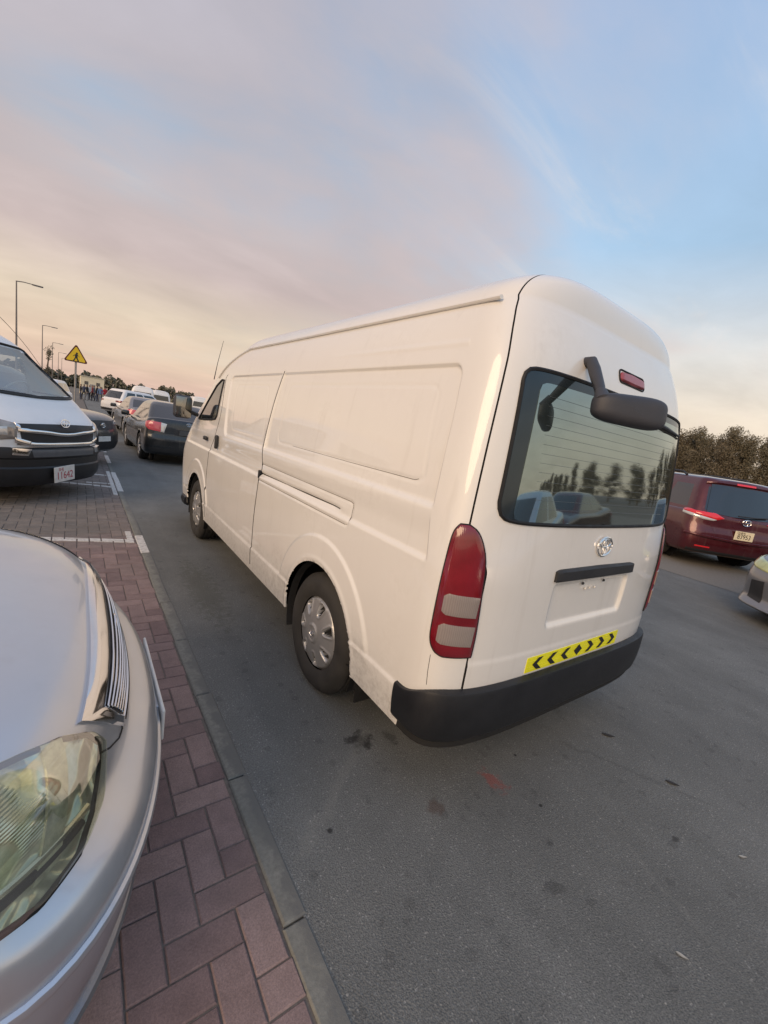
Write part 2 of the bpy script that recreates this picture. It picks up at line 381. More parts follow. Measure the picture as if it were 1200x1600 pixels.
# ------------------------------------------------------------------ emblem, wheels
def emblem(parent, M, s=1.0, name='emblem'):
    """three interlocked chrome ovals; M maps emblem plane (x right, z up, -y out) to the car"""
    mb = MB()
    def ell(cx, cz, a, c, r):
        P = [M @ Vector((cx+a*math.cos(t), -.004, cz+c*math.sin(t))) for t in np.linspace(0, 2*math.pi, 33)[:-1]]
        mb.tube(P, r*s, 6, True)
    ell(0, 0, .066*s, .046*s, .0052); ell(0, .018*s, .050*s, .020*s, .0038); ell(0, -.004*s, .019*s, .040*s, .0038)
    return mb.build(name, chrome, parent)
def wheel(parent, x, y, z, Rr, side, w=.2, rim=.2, style='hub', spokes=7):
    """side=-1: outer face towards -x"""
    s = side
    wo = empty('wheel', (x, y, z)); wo.parent = parent
    q = w/2
    prof = [(s*(q-.012), rim+.004), (s*(q+.004), rim+.03), (s*(q+.008), rim+.07), (s*(q+.002), Rr-.035), (s*(q-.02), Rr-.010), (s*(q-.035), Rr)]
    for g in (-.45, 0, .45):
        prof += [(s*(q*(.62*-g/.45 if g else 0)+.008), Rr), (s*(q*(.62*-g/.45 if g else 0)+.006), Rr-.009), (s*(q*(.62*-g/.45 if g else 0)-.006), Rr-.009), (s*(q*(.62*-g/.45 if g else 0)-.008), Rr)] if False else []
    prof += [(s*.052, Rr), (s*.048, Rr-.008), (s*.038, Rr-.008), (s*.034, Rr), (s*.005, Rr), (s*.003, Rr-.008), (-s*.003, Rr-.008), (-s*.005, Rr), (-s*.034, Rr), (-s*.038, Rr-.008), (-s*.048, Rr-.008), (-s*.052, Rr)]
    prof += [(-s*(q-.03), Rr-.002), (-s*(q-.01), Rr-.015), (-s*q, Rr-.06), (-s*(q-.005), rim+.02), (-s*(q-.03), rim)]
    t = MB().lathe(prof, 56).build('tyre', rubber, wo)
    if style == 'hub':   # pressed wheel cover with seven slots
        nr, na = 34, 196; rs = np.linspace(.002, rim+.006, nr); V = []; F = []; Fh = []
        per = 2*math.pi/spokes
        for i, r in enumerate(rs):
            for k in range(na):
                a = 2*math.pi*k/na
                da = ((a+per/2) % per)-per/2
                dome = .030*(1-(r/rim)**2.2)+.0
                dsl = sd_rr(np.array(r), np.array(da*r), .150, 0., .037, .022+(r-.15)*.26, .012)
                rec = .030*float(smooth01(-dsl/.008))
                lip = .006*float(np.exp(-((dsl-.006)/.006)**2))
                hubr = .010*float(smooth01((.058-r)/.008)) - .006*float(smooth01((.044-r)/.006))
                edge = -.012*float(smooth01((r-rim+.010)/.014))
                xx = q-.014+dome-rec+lip+hubr+edge
                V.append((s*xx, r*math.cos(a), r*math.sin(a)))
        for i in range(nr-1):
            for k in range(na):
                f = (i*na+k, i*na+(k+1) % na, (i+1)*na+(k+1) % na, (i+1)*na+k)
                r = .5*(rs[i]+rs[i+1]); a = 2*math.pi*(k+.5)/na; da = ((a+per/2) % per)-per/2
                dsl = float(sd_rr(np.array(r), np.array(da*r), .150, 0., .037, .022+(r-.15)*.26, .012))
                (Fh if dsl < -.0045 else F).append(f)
        mesh_obj('hubcap', V, F, hubcap_m, wo)
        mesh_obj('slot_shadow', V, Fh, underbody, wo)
        mb = MB()
        for cx, cz, aa, cc in ((0, 0, .021, .015), (0, .006, .016, .006), (0, -.001, .006, .013)):
            mb.tube([(s*(q+.024), cx+aa*math.cos(t), cz+cc*math.sin(t)) for t in np.linspace(0, 2*math.pi, 25)[:-1]], .0022, 5, True)
        mb.build('emblem', chrome, wo)
    else:
        mb = MB(); mb.lathe([(s*(q-.03), rim+.004), (s*(q-.002), rim-.0), (s*(q-.01), rim-.02), (s*(q-.05), rim-.025)], 40)
        for k in range(spokes):
            a = 2*math.pi*k/spokes; ca, sa = math.cos(a), math.sin(a)
            mb.tube([(s*(q-.012), .03*ca, .03*sa), (s*(q-.02), (rim-.015)*ca, (rim-.015)*sa)], [.028, .02], 6)
        mb.lathe([(s*(q-.005), .001), (s*(q-.005), .05), (s*(q-.03), .06)], 20)
        mb.build('rim', alloy, wo)
        MB().lathe([(s*(q-.07), .0), (s*(q-.07), rim)], 24).build('brake_disc', underbody, wo)
    return wo
# ------------------------------------------------------------------ van body (shared by the cargo van and the minibus)
van_hw = pchip([.25, .5, .8, 1.05, 1.3, 1.6, 1.9, 2.05, 2.10], [.905, .93, .94, .936, .915, .88, .828, .782, .757])
van_yr = pchip([.25, .6, 1.0, 1.25, 1.5, 1.85, 2.0, 2.10], [.03, .02, .016, .032, .047, .078, .115, .15])
van_yj = pchip([.25, .9, 1.2, 1.35, 1.74, 1.9, 2.03, 2.10], [4.85, 4.87, 4.67, 4.50, 4.00, 3.80, 3.50, 3.2])
van_bf = pchip([.25, .9, 1.2, 1.9, 2.1], [.50, .50, .42, .5, .6])
SEAM1 = pchip([.3, .65, 1.1, 1.3, 1.6, 1.85, 2.1], [2.19, 2.18, 2.165, 2.20, 2.18, 2.14, 2.10])
SEAM2 = pchip([.3, .5, .83, 1.1, 1.25, 1.45, 1.76, 1.9], [3.70, 3.70, 3.715, 3.70, 3.57, 3.52, 3.62, 3.68])
RB, RN, ARCH_R, RWY, FWY, WZ = .27, 4.4, .415, 1.05, 4.16, .345
def van_level(k, roof=1.0):
    if k <= 2.10: return k, float(van_hw(k)), float(van_yr(k)), float(van_yj(k)), float(van_bf(k))
    a = (k-2.10)*np.pi/2; n = 2.75
    z = 2.10+.212*np.sin(a)**(2/n); hw = (.757-.46*(z-2.10))*max(np.cos(a), 1e-4)**(2/n); t = 1-hw/.757
    return z, hw, .16+.07*t**.9+.55*t**3, 3.2-.7*t, .6*(1-.6*t)
def seam_x(z):   # half width of the tailgate as a share of the body half width
    return .838+(.943-.838)*float(smooth01((z-1.06)/.18))
def van_shell(hi=True):
    q = 1.0 if hi else .3
    n_r1, n_r2 = int(120*q), int(40*q)
    s_a, s_b, s_c, n_f, n_right = int(190*q), int(135*q), int(75*q), 26, int(120*q)
    ks = np.concatenate([np.arange(.32, 2.10, .008 if hi else .026), 2.10+np.linspace(0, .985, 40 if hi else 16)])
    rows = []; cols = None
    for k in ks:
        z, hw, yr, yj, bf = van_level(k); b_ = RB*min(1, hw/.45)
        c = seam_x(z); fs = se_frac_at_x(hw, b_, RN, c*hw); gp = .0038/1.1*min(1, hw/.5)
        fr = np.concatenate([np.linspace(0, fs-gp, n_r1+1), [fs], np.linspace(fs+gp, 1, n_r2+1)])
        x, d = se_curve(hw, b_, RN, fr)
        rx = -x; ry = yr+b_-d
        y1 = float(SEAM1(z)); y2 = float(SEAM2(z)); yb = yr+b_
        y2 = min(y2, yj-.25); y1 = min(y1, y2-.3); g = .0036
        ys = np.concatenate([np.linspace(yb, y1-g, s_a+1)[1:], [y1], np.linspace(y1+g, y2-g, s_b+1), [y2], np.linspace(y2+g, yj, s_c+1)])
        fx, fd = se_curve(hw, bf, 2.6, np.linspace(1, 0, n_f+1)[1:])
        yR = np.linspace(yj, yb, n_right+1)[1:]
        X = np.concatenate([rx, -hw+0*ys, -fx, fx[::-1][1:], [hw], hw+0*yR, -rx[::-1][1:-1]])
        Y = np.concatenate([ry, ys, yj+fd, (yj+fd)[::-1][1:], [yj], yR, ry[::-1][1:-1]])
        rows.append((X, Y, z))
    nc = len(rows[0][0]); nk = len(ks)
    X = np.array([r[0] for r in rows]); Y = np.array([r[1] for r in rows]); Z = np.repeat(np.array([[r[2]] for r in rows]), nc, 1)
    # column bookkeeping
    c_gap0 = n_r1+1; c_side = n_r1+1+n_r2+1          # index of tailgate gap mid column; first side column
    i_gap1 = c_side+s_a; i_gap2 = i_gap1+1+s_b+1
    i_front = i_gap2+1+s_c+1; n_rear = n_r1+n_r2+3
    i_right_rear = nc-(n_rear-1)
    # plan normals
    tx = np.roll(X, -1, 1)-np.roll(X, 1, 1); ty = np.roll(Y, -1, 1)-np.roll(Y, 1, 1); ln = np.hypot(tx, ty)+1e-9
    nx, ny = -ty/ln, tx/ln                       # outward
    D = np.zeros_like(X)                         # inward depth
    if hi:
        S = np.zeros(nc, bool); S[c_side-6:i_front] = True
        y, z = Y, Z
        ysl = y-.165*(z-1.55)*np.clip((1.2-y)/1.0, 0, 1)
        pA = sd_rr(ysl, z, (.275+2.30)/2, 1.555, (2.30-.275)/2, .287, .055)
        pA = np.where(y > SEAM1(z)-.022, 1, pA)
        yl = y-.30*(z-1.55)
        pB = sd_rr(yl, z, (2.0+3.36)/2, 1.555, (3.36-2.0)/2, .287, .075); pB = np.where(y < SEAM1(z)+.022, 1, pB)
        low = np.clip((1.5-z)/.2, 0, 1)
        wdt = .010+.014*low
        dep = (.011+.005*low)*smooth01(-np.minimum(pA, pB)/wdt)
        for (a0, a1) in ((.40, 1.98),):
            gI = sd_rr(ysl, z, (a0+a1)/2, 1.555, (a1-a0)/2, .20, .05)
            dep = dep+np.where(np.minimum(pA, pB) < 0, (.002+.002*low)*np.exp(-(gI/.006)**2), 0)
        gJ = sd_rr(yl, z, 2.74, 1.55, .42, .20, .05)
        dep = dep+np.where(pB < 0, .002*np.exp(-(gJ/.007)**2), 0)
        dep = dep+.013*smooth01((z-1.062)/.022)*(1-smooth01((z-1.14)/.12))        # belt crease: lower body proud
        dep = dep-.009*(1-smooth01((z-.494)/.014))*np.where((np.hypot(y-RWY, z-WZ) > ARCH_R) & (np.hypot(y-FWY, z-WZ) > ARCH_R), 1, 0)
        for wy in (RWY, FWY):
            r = np.hypot(y-wy, z-WZ-.01); dep = dep-.010*(1-smooth01((r-.552)/.014))*smooth01((z-.45)/.1)
            dep = dep-.004*np.exp(-((r-ARCH_R-.012)/.012)**2)
        dep = dep-.003*np.exp(-((z-1.925)/.010)**2)*np.clip((1.5-y)/.6, 0, 1)
        rail = sd_rr(y, z, (.838+2.4)/2, 1.103, (2.4-.838)/2, .060, .022); onr = y < SEAM1(z)
        dep = dep+np.where(onr, .006*np.exp(-(rail/.0055)**2), 0)
        slot = np.where(onr & (y > .93), np.exp(-((z-1.098+.010*(y-1.5))/.008)**2)*np.clip((y-.93)/.1, 0, 1), 0)
        dep = dep+.014*slot
        # a few very shallow waves, as pressed sheet always has
        dep = dep+.0012*np.sin(y*2.3+z*3.1)*np.sin(z*4.3+1.0)
        D[:, S] += dep[:, S]
        for gi in (i_gap1, i_gap2):
            D[:, gi] += np.where((Z[:, gi] > .36) & (Z[:, gi] < 1.86), .012, 0)
        D[:, i_gap1-1:i_gap1+2] = np.where((Z[:, i_gap1-1:i_gap1+2] >= 1.86), dep[:, i_gap1-1:i_gap1+2], D[:, i_gap1-1:i_gap1+2])
        for col_i in (c_gap0, nc-c_gap0):
            D[:, col_i] += np.where(Z[:, col_i] > .57, .014, 0)
        RC = np.r_[0:n_r1+1, nc-n_r1:nc]
        pr = sd_rr(X, Z, 0., .893, .352, .110, .03)
        dr = .016*smooth01(-pr/(.014+.02*np.clip((.86-Z)/.06, 0, 1)))
        dr = dr-.004*smooth01((.70-Z)/.02)
        D[:, RC] += dr[:, RC]
    X2 = X-nx*D; Y2 = Y-ny*D
    # wheel arches: snap the border vertices onto the circle
    cell = .010 if hi else .05
    onside = (np.abs(np.abs(X)-van_hw(Z)) < .03) & (Z < 1.2)
    Zs = Z.copy()
    for wy in (RWY, FWY):
        r = np.hypot(Y2-wy, Z-WZ); sel = onside & (np.abs(r-ARCH_R) < cell*.62) & (r > .05)
        f = np.where(sel, ARCH_R/np.maximum(r, .05), 1)
        Y2 = np.where(sel, wy+(Y2-wy)*f, Y2); Zs = np.where(sel, WZ+(Zs-WZ)*f, Zs)
    P = np.stack([X2, Y2, Zs], 2).reshape(-1, 3); van_shell.smooth = np.stack([X, Y, Z], 2).reshape(-1, 3)
    groups = {g: [] for g in ('body', 'tailgate', 'sliding_door', 'front_door', 'seal')}
    z_top = 2.10+.5
    for i in range(nk-1):
        zc = .5*(Z[i, 0]+Z[i+1, 0]); kk = ks[i]
        for j in range(nc):
            j2 = (j+1) % nc
            f = (i*nc+j, i*nc+j2, (i+1)*nc+j2, (i+1)*nc+j)
            if zc < .85 and (j >= c_side-3 and j < i_front+2 or j >= i_front+2*n_f-4):
                yc = .25*(Y2[i, j]+Y2[i, j2]+Y2[i+1, j]+Y2[i+1, j2]); zz = .25*(Zs[i, j]+Zs[i, j2]+Zs[i+1, j]+Zs[i+1, j2])
                if math.hypot(yc-RWY, zz-WZ) < ARCH_R-.001 or math.hypot(yc-FWY, zz-WZ) < ARCH_R-.001: continue
            g = 'body'
            if hi:
                jr = min(j, nc-1-j)
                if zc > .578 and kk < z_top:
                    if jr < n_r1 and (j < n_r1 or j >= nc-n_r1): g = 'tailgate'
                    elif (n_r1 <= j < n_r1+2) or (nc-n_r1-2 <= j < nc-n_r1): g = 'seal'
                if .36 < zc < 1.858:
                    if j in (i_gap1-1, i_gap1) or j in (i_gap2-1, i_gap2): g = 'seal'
                    elif i_gap1 < j < i_gap2-1: g = 'sliding_door'
                    elif i_gap2 < j < i_gap2+int(s_c*.93) and zc > .5: g = 'front_door'
            groups[g].append(f)
    top = tuple((nk-1)*nc+j for j in range(nc)); bot = tuple(j for j in range(nc-1, -1, -1))
    groups['body'].append(top)
    return P, groups, bot
def sub_mesh(name, P, F, mat, parent):
    idx = np.unique(np.array([i for f in F for i in f])); mp_ = -np.ones(len(P), int); mp_[idx] = np.arange(len(idx))
    return mesh_obj(name, P[idx], [tuple(mp_[list(f)]) for f in F], mat, parent)
def arch_liner(parent, side, wy, hw=.915, r=ARCH_R):
    mb = MB(); V = []; F = []; n = 30
    for i in range(n+1):
        a = R(-20)+R(220)*i/n
        for xx, rr in ((hw-.006, r), (hw-.02, r-.004), (hw-.05, r-.012), (hw-.08, r+.02), (hw-.36, r+.02)):
            V.append((side*xx, wy+rr*math.cos(a), WZ+rr*math.sin(a)))
    F = [(i*5+j, i*5+j+1, (i+1)*5+j+1, (i+1)*5+j) for i in range(n) for j in range(4)]
    mb.add(V, F)
    mb.lathe([(side*(hw-.36), .0), (side*(hw-.36), r+.02)], 24, 'X', (0, wy, WZ))
    return mb.build('wheel_arch', underbody, parent)
def ring_strip(levels, yr_, hw_, b_, n_, y_end, N=60):
    """moulding that wraps one end of the body: levels = (outward offset, z)"""
    V = []; F = []; fr = np.linspace(0, 1, N)
    L_ = len(levels)
    def col(sgn, x, y, nx_, ny_):
        for o, z in levels: V.append((sgn*(x+nx_*o), y+ny_*o, z))
    x, d = se_curve(hw_, b_, n_, fr); y = yr_+b_-d
    tx = np.gradient(x); ty = np.gradient(y); l = np.hypot(tx, ty); nx_, ny_ = ty/l, -tx/l
    col_n = 0
    for e in np.linspace(y_end, yr_+b_, 6)[:-1]: col(-1, hw_, e, 1, 0); col_n += 1
    for i in range(N-1, -1, -1): col(-1, x[i], y[i], nx_[i], ny_[i]); col_n += 1
    for i in range(1, N): col(1, x[i], y[i], nx_[i], ny_[i]); col_n += 1
    for e in np.linspace(yr_+b_, y_end, 6)[1:]: col(1, hw_, e, 1, 0); col_n += 1
    for i in range(col_n-1):
        for j in range(L_-1): F.append((i*L_+j, i*L_+j+1, (i+1)*L_+j+1, (i+1)*L_+j))
    F.append(tuple(range(L_))); F.append(tuple((col_n-1)*L_+j for j in range(L_-1, -1, -1)))
    return V, F

# ================================================================== the cargo van
van = empty('cargo_van', (0, 0, 0), 0, 'long white high-roof cargo van seen from its rear left corner', 'van')
P, G, bot = van_shell(True)
body = sub_mesh('body', P, G['body'], white_paint, van)
tailgate = sub_mesh('tailgate', P, G['tailgate'], white_paint, van)
sub_mesh('sliding_door', P, G['sliding_door'], white_paint, van)
sub_mesh('front_door', P, G['front_door'], white_paint, van)
def islands(F):
    par = {}
    def find(a):
        while par.setdefault(a, a) != a: par[a] = par[par[a]]; a = par[a]
        return a
    for f in F:
        r0 = find(f[0])
        for i in f[1:]: par[find(i)] = r0
    o = {}
    for f in F: o.setdefault(find(f[0]), []).append(f)
    return list(o.values())
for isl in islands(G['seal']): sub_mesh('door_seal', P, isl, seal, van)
mesh_obj('floor_pan', P[list(bot)]*np.array([.985, .995, 1])+np.array([0, .02, .012]), [tuple(range(len(bot)))], underbody, van, False)
BVD = BVHTree.FromPolygons([Vector(p) for p in P], [f for g in G.values() for f in g if len(f) == 4])
BV = BVHTree.FromPolygons([Vector(p) for p in van_shell.smooth], [f for g in G.values() for f in g if len(f) == 4])
for wy in (RWY, FWY):
    for s in (-1, 1):
        arch_liner(van, s, wy)
        wheel(van, s*.815, wy, .345, .345, s, .195, .205, 'hub')
        if wy == RWY: MB().rbox((s*.77, wy-.40, .27), (.09, .006, .13), .004).build('mud_flap', underbody, van)
# underbody pieces added as occluders, to deepen the shade below the van
MB().rbox((.2, 2.6, .26), (.30, .55, .07), .03, 2).build('fuel_tank_occluder', underbody, van)
MB().rbox((0, .45, .26), (.34, .30, .07), .05, 3).build('spare_wheel_occluder', underbody, van)
for s in (-1, 1): MB().rbox((s*.46, 2.4, .285), (.05, 2.2, .05), .01, 1).build('chassis_rail_occluder', underbody, van)
MB().tube([(-.75, RWY, .33), (.75, RWY, .33)], .05, 10).build('rear_axle_occluder', underbody, van)
MB().tube([(.45, 2.5, .27), (.5, .9, .27), (.55, .12, .27)], .03, 8).build('exhaust_occluder', underbody, van)
# drip gutter along the roof edge
gz = [(-.762-.004, y, 2.098-.004*max(0, (y-2.8))**2) for y in np.linspace(.265, 3.2, 40)]
gz += [(-float(van_hw(z))-.004, y, z) for y, z in ((3.38, 2.06), (3.52, 2.022), (3.66, 1.975), (3.80, 1.905), (3.9, 1.83))]
for s in (1, -1):
    MB().tube([(x*s, y, z) for x, y, z in gz], .011, 8, flat=.8).build('drip_gutter', white_paint, van)
# rear bumper
V, F = ring_strip([(-.01, .580), (.012, .5795), (.0235, .577), (.027, .568), (.028, .50), (.025, .43), (.017, .372), (.006, .354), (-.004, .350)], .003, .922, .25, 4.2, .275, 60)
V = [(x, y_, z-.062*float(smooth01((y_-.07)/.17))*float(smooth01((z-.44)/.13))) for x, y_, z in V]
mesh_obj('rear_bumper', V, F, bumper_plastic, van, True, 40)
V, F = ring_strip([(.004, .352), (.003, .316), (-.06, .312)], .012, .915, .25, 4.2, .275, 40)
mesh_obj('rear_valance', V, F, underbody, van, True, 40)
# front bumper lower edge
fb = [(-.94, 4.62, .33), (-.945, 4.85, .33), (-.80, 5.20, .33), (-.45, 5.36, .33), (0, 5.40, .33), (.45, 5.36, .33), (.80, 5.20, .33), (.945, 4.85, .33), (.94, 4.62, .33)]
mb = MB(); pp = smooth_poly(fb, 40, 2); mb.tube([(q[0]*.975, q[1]-.03, q[2]+.01) for q in pp], .05, 8, flat=1.2); mb.build('front_bumper', bumper_plastic, van)
# rear window
A = [(-.733, .1, 1.80), (-.724, .1, 1.834), (-.690, .1, 1.850), (-.45, .1, 1.856), (0, .1, 1.858), (.45, .1, 1.856), (.690, .1, 1.850), (.724, .1, 1.834), (.733, .1, 1.80)]
B = [(-.772, .1, 1.34), (-.762, .1, 1.296), (-.715, .1, 1.272), (-.45, .1, 1.264), (0, .1, 1.262), (.45, .1, 1.264), (.715, .1, 1.272), (.762, .1, 1.296), (.772, .1, 1.34)]
A = [tuple(q) for q in smooth_poly(A, 70, 2)]; B = [tuple(q) for q in smooth_poly(B, 70, 2)]
rw = decal(BV, A, B, (0, 1, 0), 'rear_window', frit_glass, van, .003, 90, 30, .01)
A2 = [(-.655, .1, 1.775), (-.645, .1, 1.80), (-.62, .1, 1.808), (0, .1, 1.822), (.66, .1, 1.815), (.70, .1, 1.79)]
B2 = [(-.700, .1, 1.31), (-.69, .1, 1.285), (-.66, .1, 1.277), (0, .1, 1.268), (.70, .1, 1.276), (.755, .1, 1.33)]
decal(BV, A2, B2, (0, 1, 0), 'tinted_film', film_glass, rw, .0045, 60, 30, .001)
mb = MB()
for i in range(13):
    z = 1.33+i*.036
    pts = []
    for x in np.linspace(-.60, .62, 26):
        h, nr, _, _ = BV.ray_cast(Vector((x, -2, z)), Vector((0, 1, 0))); pts.append(h+Vector((0, -.0052, 0)))
    mb.tube(pts, .0006, 4)
mb.build('defroster_wire', plain('defroster_line', (.20, .20, .18), .4, .6), rw)
outline_tube(BV, A+B[::-1], (0, 1, 0), 'window_seal', seal, rw, .0085, .001, 160)
# tail lamps (left one wraps round the rear corner; the right one mirrors it)
TO = [(-.886, .135, 1.243), (-.902, .15, 1.215), (-.913, .15, 1.10), (-.919, .15, .98), (-.921, .15, .84), (-.919, .148, .775), (-.905, .13, .735), (-.880, .11, .722)]
TI = [(-.862, .115, 1.245), (-.832, .092, 1.226), (-.803, .075, 1.165), (-.790, .063, 1.10), (-.784, .058, .98), (-.776, .054, .84), (-.772, .056, .78), (-.773, .057, .722)]
TO = [tuple(q) for q in smooth_poly(TO, 40, 2)]; TI = [tuple(q) for q in smooth_poly(TI, 40, 2)]
def mir(Q): return [(-x, y, z) for x, y, z in Q]
def tlq(a, z0, z1, i0, i1):
    A_ = [(-.905+.0*i0, .128, z1-.012), (-.895, .12, z1), (-.82, .07, z1-.003), (-.797+i1, .06, z1-.006)]
    B_ = [(-.905, .128, z0+.012), (-.895, .12, z0), (-.82, .07, z0-.003), (-.800+i1, .06, z0-.004)]
    return A_, B_
for sgn, nm in ((1, 'left'), (-1, 'right')):
    f = (lambda q: q) if sgn == 1 else mir
    tl = decal(BV, f(TO), f(TI), (.72*sgn, .69, 0), 'tail_lamp', red_lens, van, .006, 40, 14, .014, .010)
    outline_tube(BV, f(TO+TI[::-1]), (.72*sgn, .69, 0), 'lamp_seal', seal, tl, .0045, .003, 120)
    for z0, z1, o in ((.898, .982, 0), (.778, .862, .005)):
        A_, B_ = tlq(0, z0, z1, 0, o)
        decal(BV, f(A_), f(B_), (.72*sgn, .69, 0), 'clear_lens', clear_lens, tl, .0185, 14, 8, .010, .002)
    # thin joint below the lamp
    outline_tube(BV, f([(-.908, .14, .715), (-.905, .14, .64), (-.900, .138, .585)]), (.72*sgn, .69, 0), 'panel_joint', seal, van, .0012, .0, 14, False, 5)
# garnish handle, emblem, plate screws, lamp above the window
decal(BV, [(-.365, 0, 1.062), (-.34, 0, 1.070), (0, 0, 1.073), (.34, 0, 1.070), (.365, 0, 1.062)], [(-.365, 0, 1.016), (-.34, 0, 1.015), (0, 0, 1.014), (.34, 0, 1.015), (.365, 0, 1.016)], (0, 1, 0), 'garnish_handle', black_plastic, tailgate, .012, 40, 8, .03, .012)
emblem(tailgate, Matrix.Translation((0.012, van_yr(1.165)-.003, 1.165)), 1.0)
for x in (-.10, .10): MB().lathe([(-.006, .001), (-.006, .006), (0, .008)], 10, 'Y', (x, .024, .985)).build('screw', black_plastic, tailgate)
for x in (-.06, -.02, .03): MB().rbox((x, .023, .955), (.006, .004, .006), .003).build('plate_clip', plate_white, tailgate)
sl = decal(BV, [(-.09, .1, 1.945), (-.075, .1, 1.965), (.03, .1, 1.972), (.135, .1, 1.965), (.15, .1, 1.945)], [(-.09, .1, 1.935), (-.08, .1, 1.925), (.03, .1, 1.922), (.14, .1, 1.925), (.15, .1, 1.935)], (0, 1, 0), 'brake_lamp', faded_red, tailgate, .004, 24, 8, .01, .008)
outline_tube(BV, [(x+.03, .1, z+1.947) for x, z in rr_pts(0, 0, .124, .028, .018)], (0, 1, 0), 'lamp_seal', seal, sl, .004, .001, 60)
# yellow strip with black chevrons along the lower edge of the tailgate
neon = plain('fluorescent_yellow', (.95, .91, .012), .35, 0, .3, .03)
def on_rear(x, z, off): h, nr, _, _ = BVD.ray_cast(Vector((x, -2, z)), Vector((0, 1, 0))); return h+Vector((0, -off, 0))
st = decal(BVD, [(-.425, 0, .662), (0, 0, .664), (.412, 0, .668)], [(-.425, 0, .588), (0, 0, .588), (.412, 0, .590)], (0, 1, 0), 'reflective_strip', neon, tailgate, .0022, 40, 4, .002)
def chev(cx, sgn, dia=False):
    h = .030; w = .040; t = .036
    poly = [(-w/2-t/2, 0), (0, h), (w/2+t/2, 0), (0, -h)] if dia else [(-w/2-t/2, 0), (w/2-t/2, h), (w/2+t/2, h), (-w/2+t/2, 0), (w/2+t/2, -h), (w/2-t/2, -h)]
    V = [on_rear(cx+sgn*a, .627+.004*cx/.4+b_, .0042) for a, b_ in poly]; n = len(V)
    Fc = [tuple(range(n))] if dia else [(0, 1, 2, 3), (0, 3, 4, 5)]
    mesh_obj('chevron', V, Fc, ink_black, st, False)
for i in range(3):
    chev(-.345+i*.115, 1); chev(.345-i*.115, -1)
chev(0, 1, True)
mb = MB()
for zz in (.600, .613, .640, .654):
    mb.tube([on_rear(x, zz, .003) for x in np.linspace(-.42, .405, 20)], .0009, 4)
mb.build('strip_rib', plain('fluorescent_edge', (.60, .58, .03), .4), st)
# front door window, quarter trim, handles
A = [(-.9, 3.665, 1.800), (-.9, 3.75, 1.806), (-.9, 3.90, 1.745), (-.9, 4.10, 1.585), (-.9, 4.36, 1.375)]
B = [(-.9, 3.625, 1.44), (-.9, 3.66, 1.405), (-.9, 3.85, 1.385), (-.9, 4.10, 1.372), (-.9, 4.37, 1.362)]
dw = decal(BV, A, B, (1, 0, 0), 'door_window', dark_glass, van, .002, 30, 12, .006)
outline_tube(BV, A+B[::-1], (1, 0, 0), 'window_seal', seal, dw, .010, .002, 100)
def hd(y, z, hy, hz, nm):
    mb = MB(); mb.rbox((-float(van_hw(z))-.012, y, z), (.016, hy, hz), min(hy, hz)*.9, 3); return mb.build(nm, black_plastic, van)
hd(3.875, 1.185, .055, .022, 'door_handle'); hd(3.43, 1.19, .022, .068, 'sliding_door_handle')
# rail slot shadow end and small black catch
MB().rbox((-.934, 2.165, 1.085), (.010, .006, .030), .004).build('rail_stop', black_plastic, van)
# shut lines of the rail cover and the pressed line of the panel
jt = plain('paint_shadow_joint', (.10, .085, .07), .8)
def side_line(pts, nm, r=.0016, n=60, closed=False, mat=jt): return outline_tube(BVD, [(-.93, y_, z_) for y_, z_ in pts], (1, 0, 0), nm, mat, van, r, -.0002, n, closed, 5)
rl_ = [(2.155, 1.163)]+[(y_, z_) for y_, z_ in ((1.5, 1.163), (.865, 1.163), (.845, 1.157), (.838, 1.143), (.838, 1.065), (.845, 1.049), (.865, 1.043), (1.5, 1.043), (2.155, 1.043))]
side_line(rl_, 'rail_cover_joint', .0018, 120)
side_line([(.96, 1.1035), (1.5, 1.098), (2.15, 1.0915)], 'rail_slot', .0035, 60, False, seal)
side_line([(.405, 1.365), (.43, 1.356), (1.0, 1.352), (1.72, 1.352)], 'panel_line', .0013, 60)
# door mirror
dm = empty('door_mirror', (-.93, 4.32, 1.40)); dm.parent = van
mb = MB(); mb.rbox((-.17, .0, .07), (.095, .055, .125), .045, 4); mb.build('mirror_housing', mirror_shell, dm)
mb = MB(); mb.tube([(.0, .02, .0), (-.10, .01, .03)], .022, 8); mb.build('bracket', black_plastic, dm)
mb = MB(); mb.rbox((-.17, -.057, .07), (.080, .003, .108), .0028, 2); mb.build('mirror_glass', plain('mirror_glass', (.30, .29, .26), .08, 1, 0, .02), dm)
# aerial on the windscreen pillar
MB().tube([(-.825, 4.19, 1.82), (-.80, 4.20, 2.0), (-.757, 4.20, 2.25)], [.005, .003, .0018], 6).build('aerial', black_plastic, van)
# windscreen
A = [(-.60, 4.5, 1.86), (0, 4.5, 1.88), (.60, 4.5, 1.86)]; B = [(-.74, 4.9, 1.24), (0, 4.9, 1.20), (.74, 4.9, 1.24)]
decal(BV, A, B, (0, -1, 0), 'windscreen', dark_glass, van, .003, 30, 14, .006)
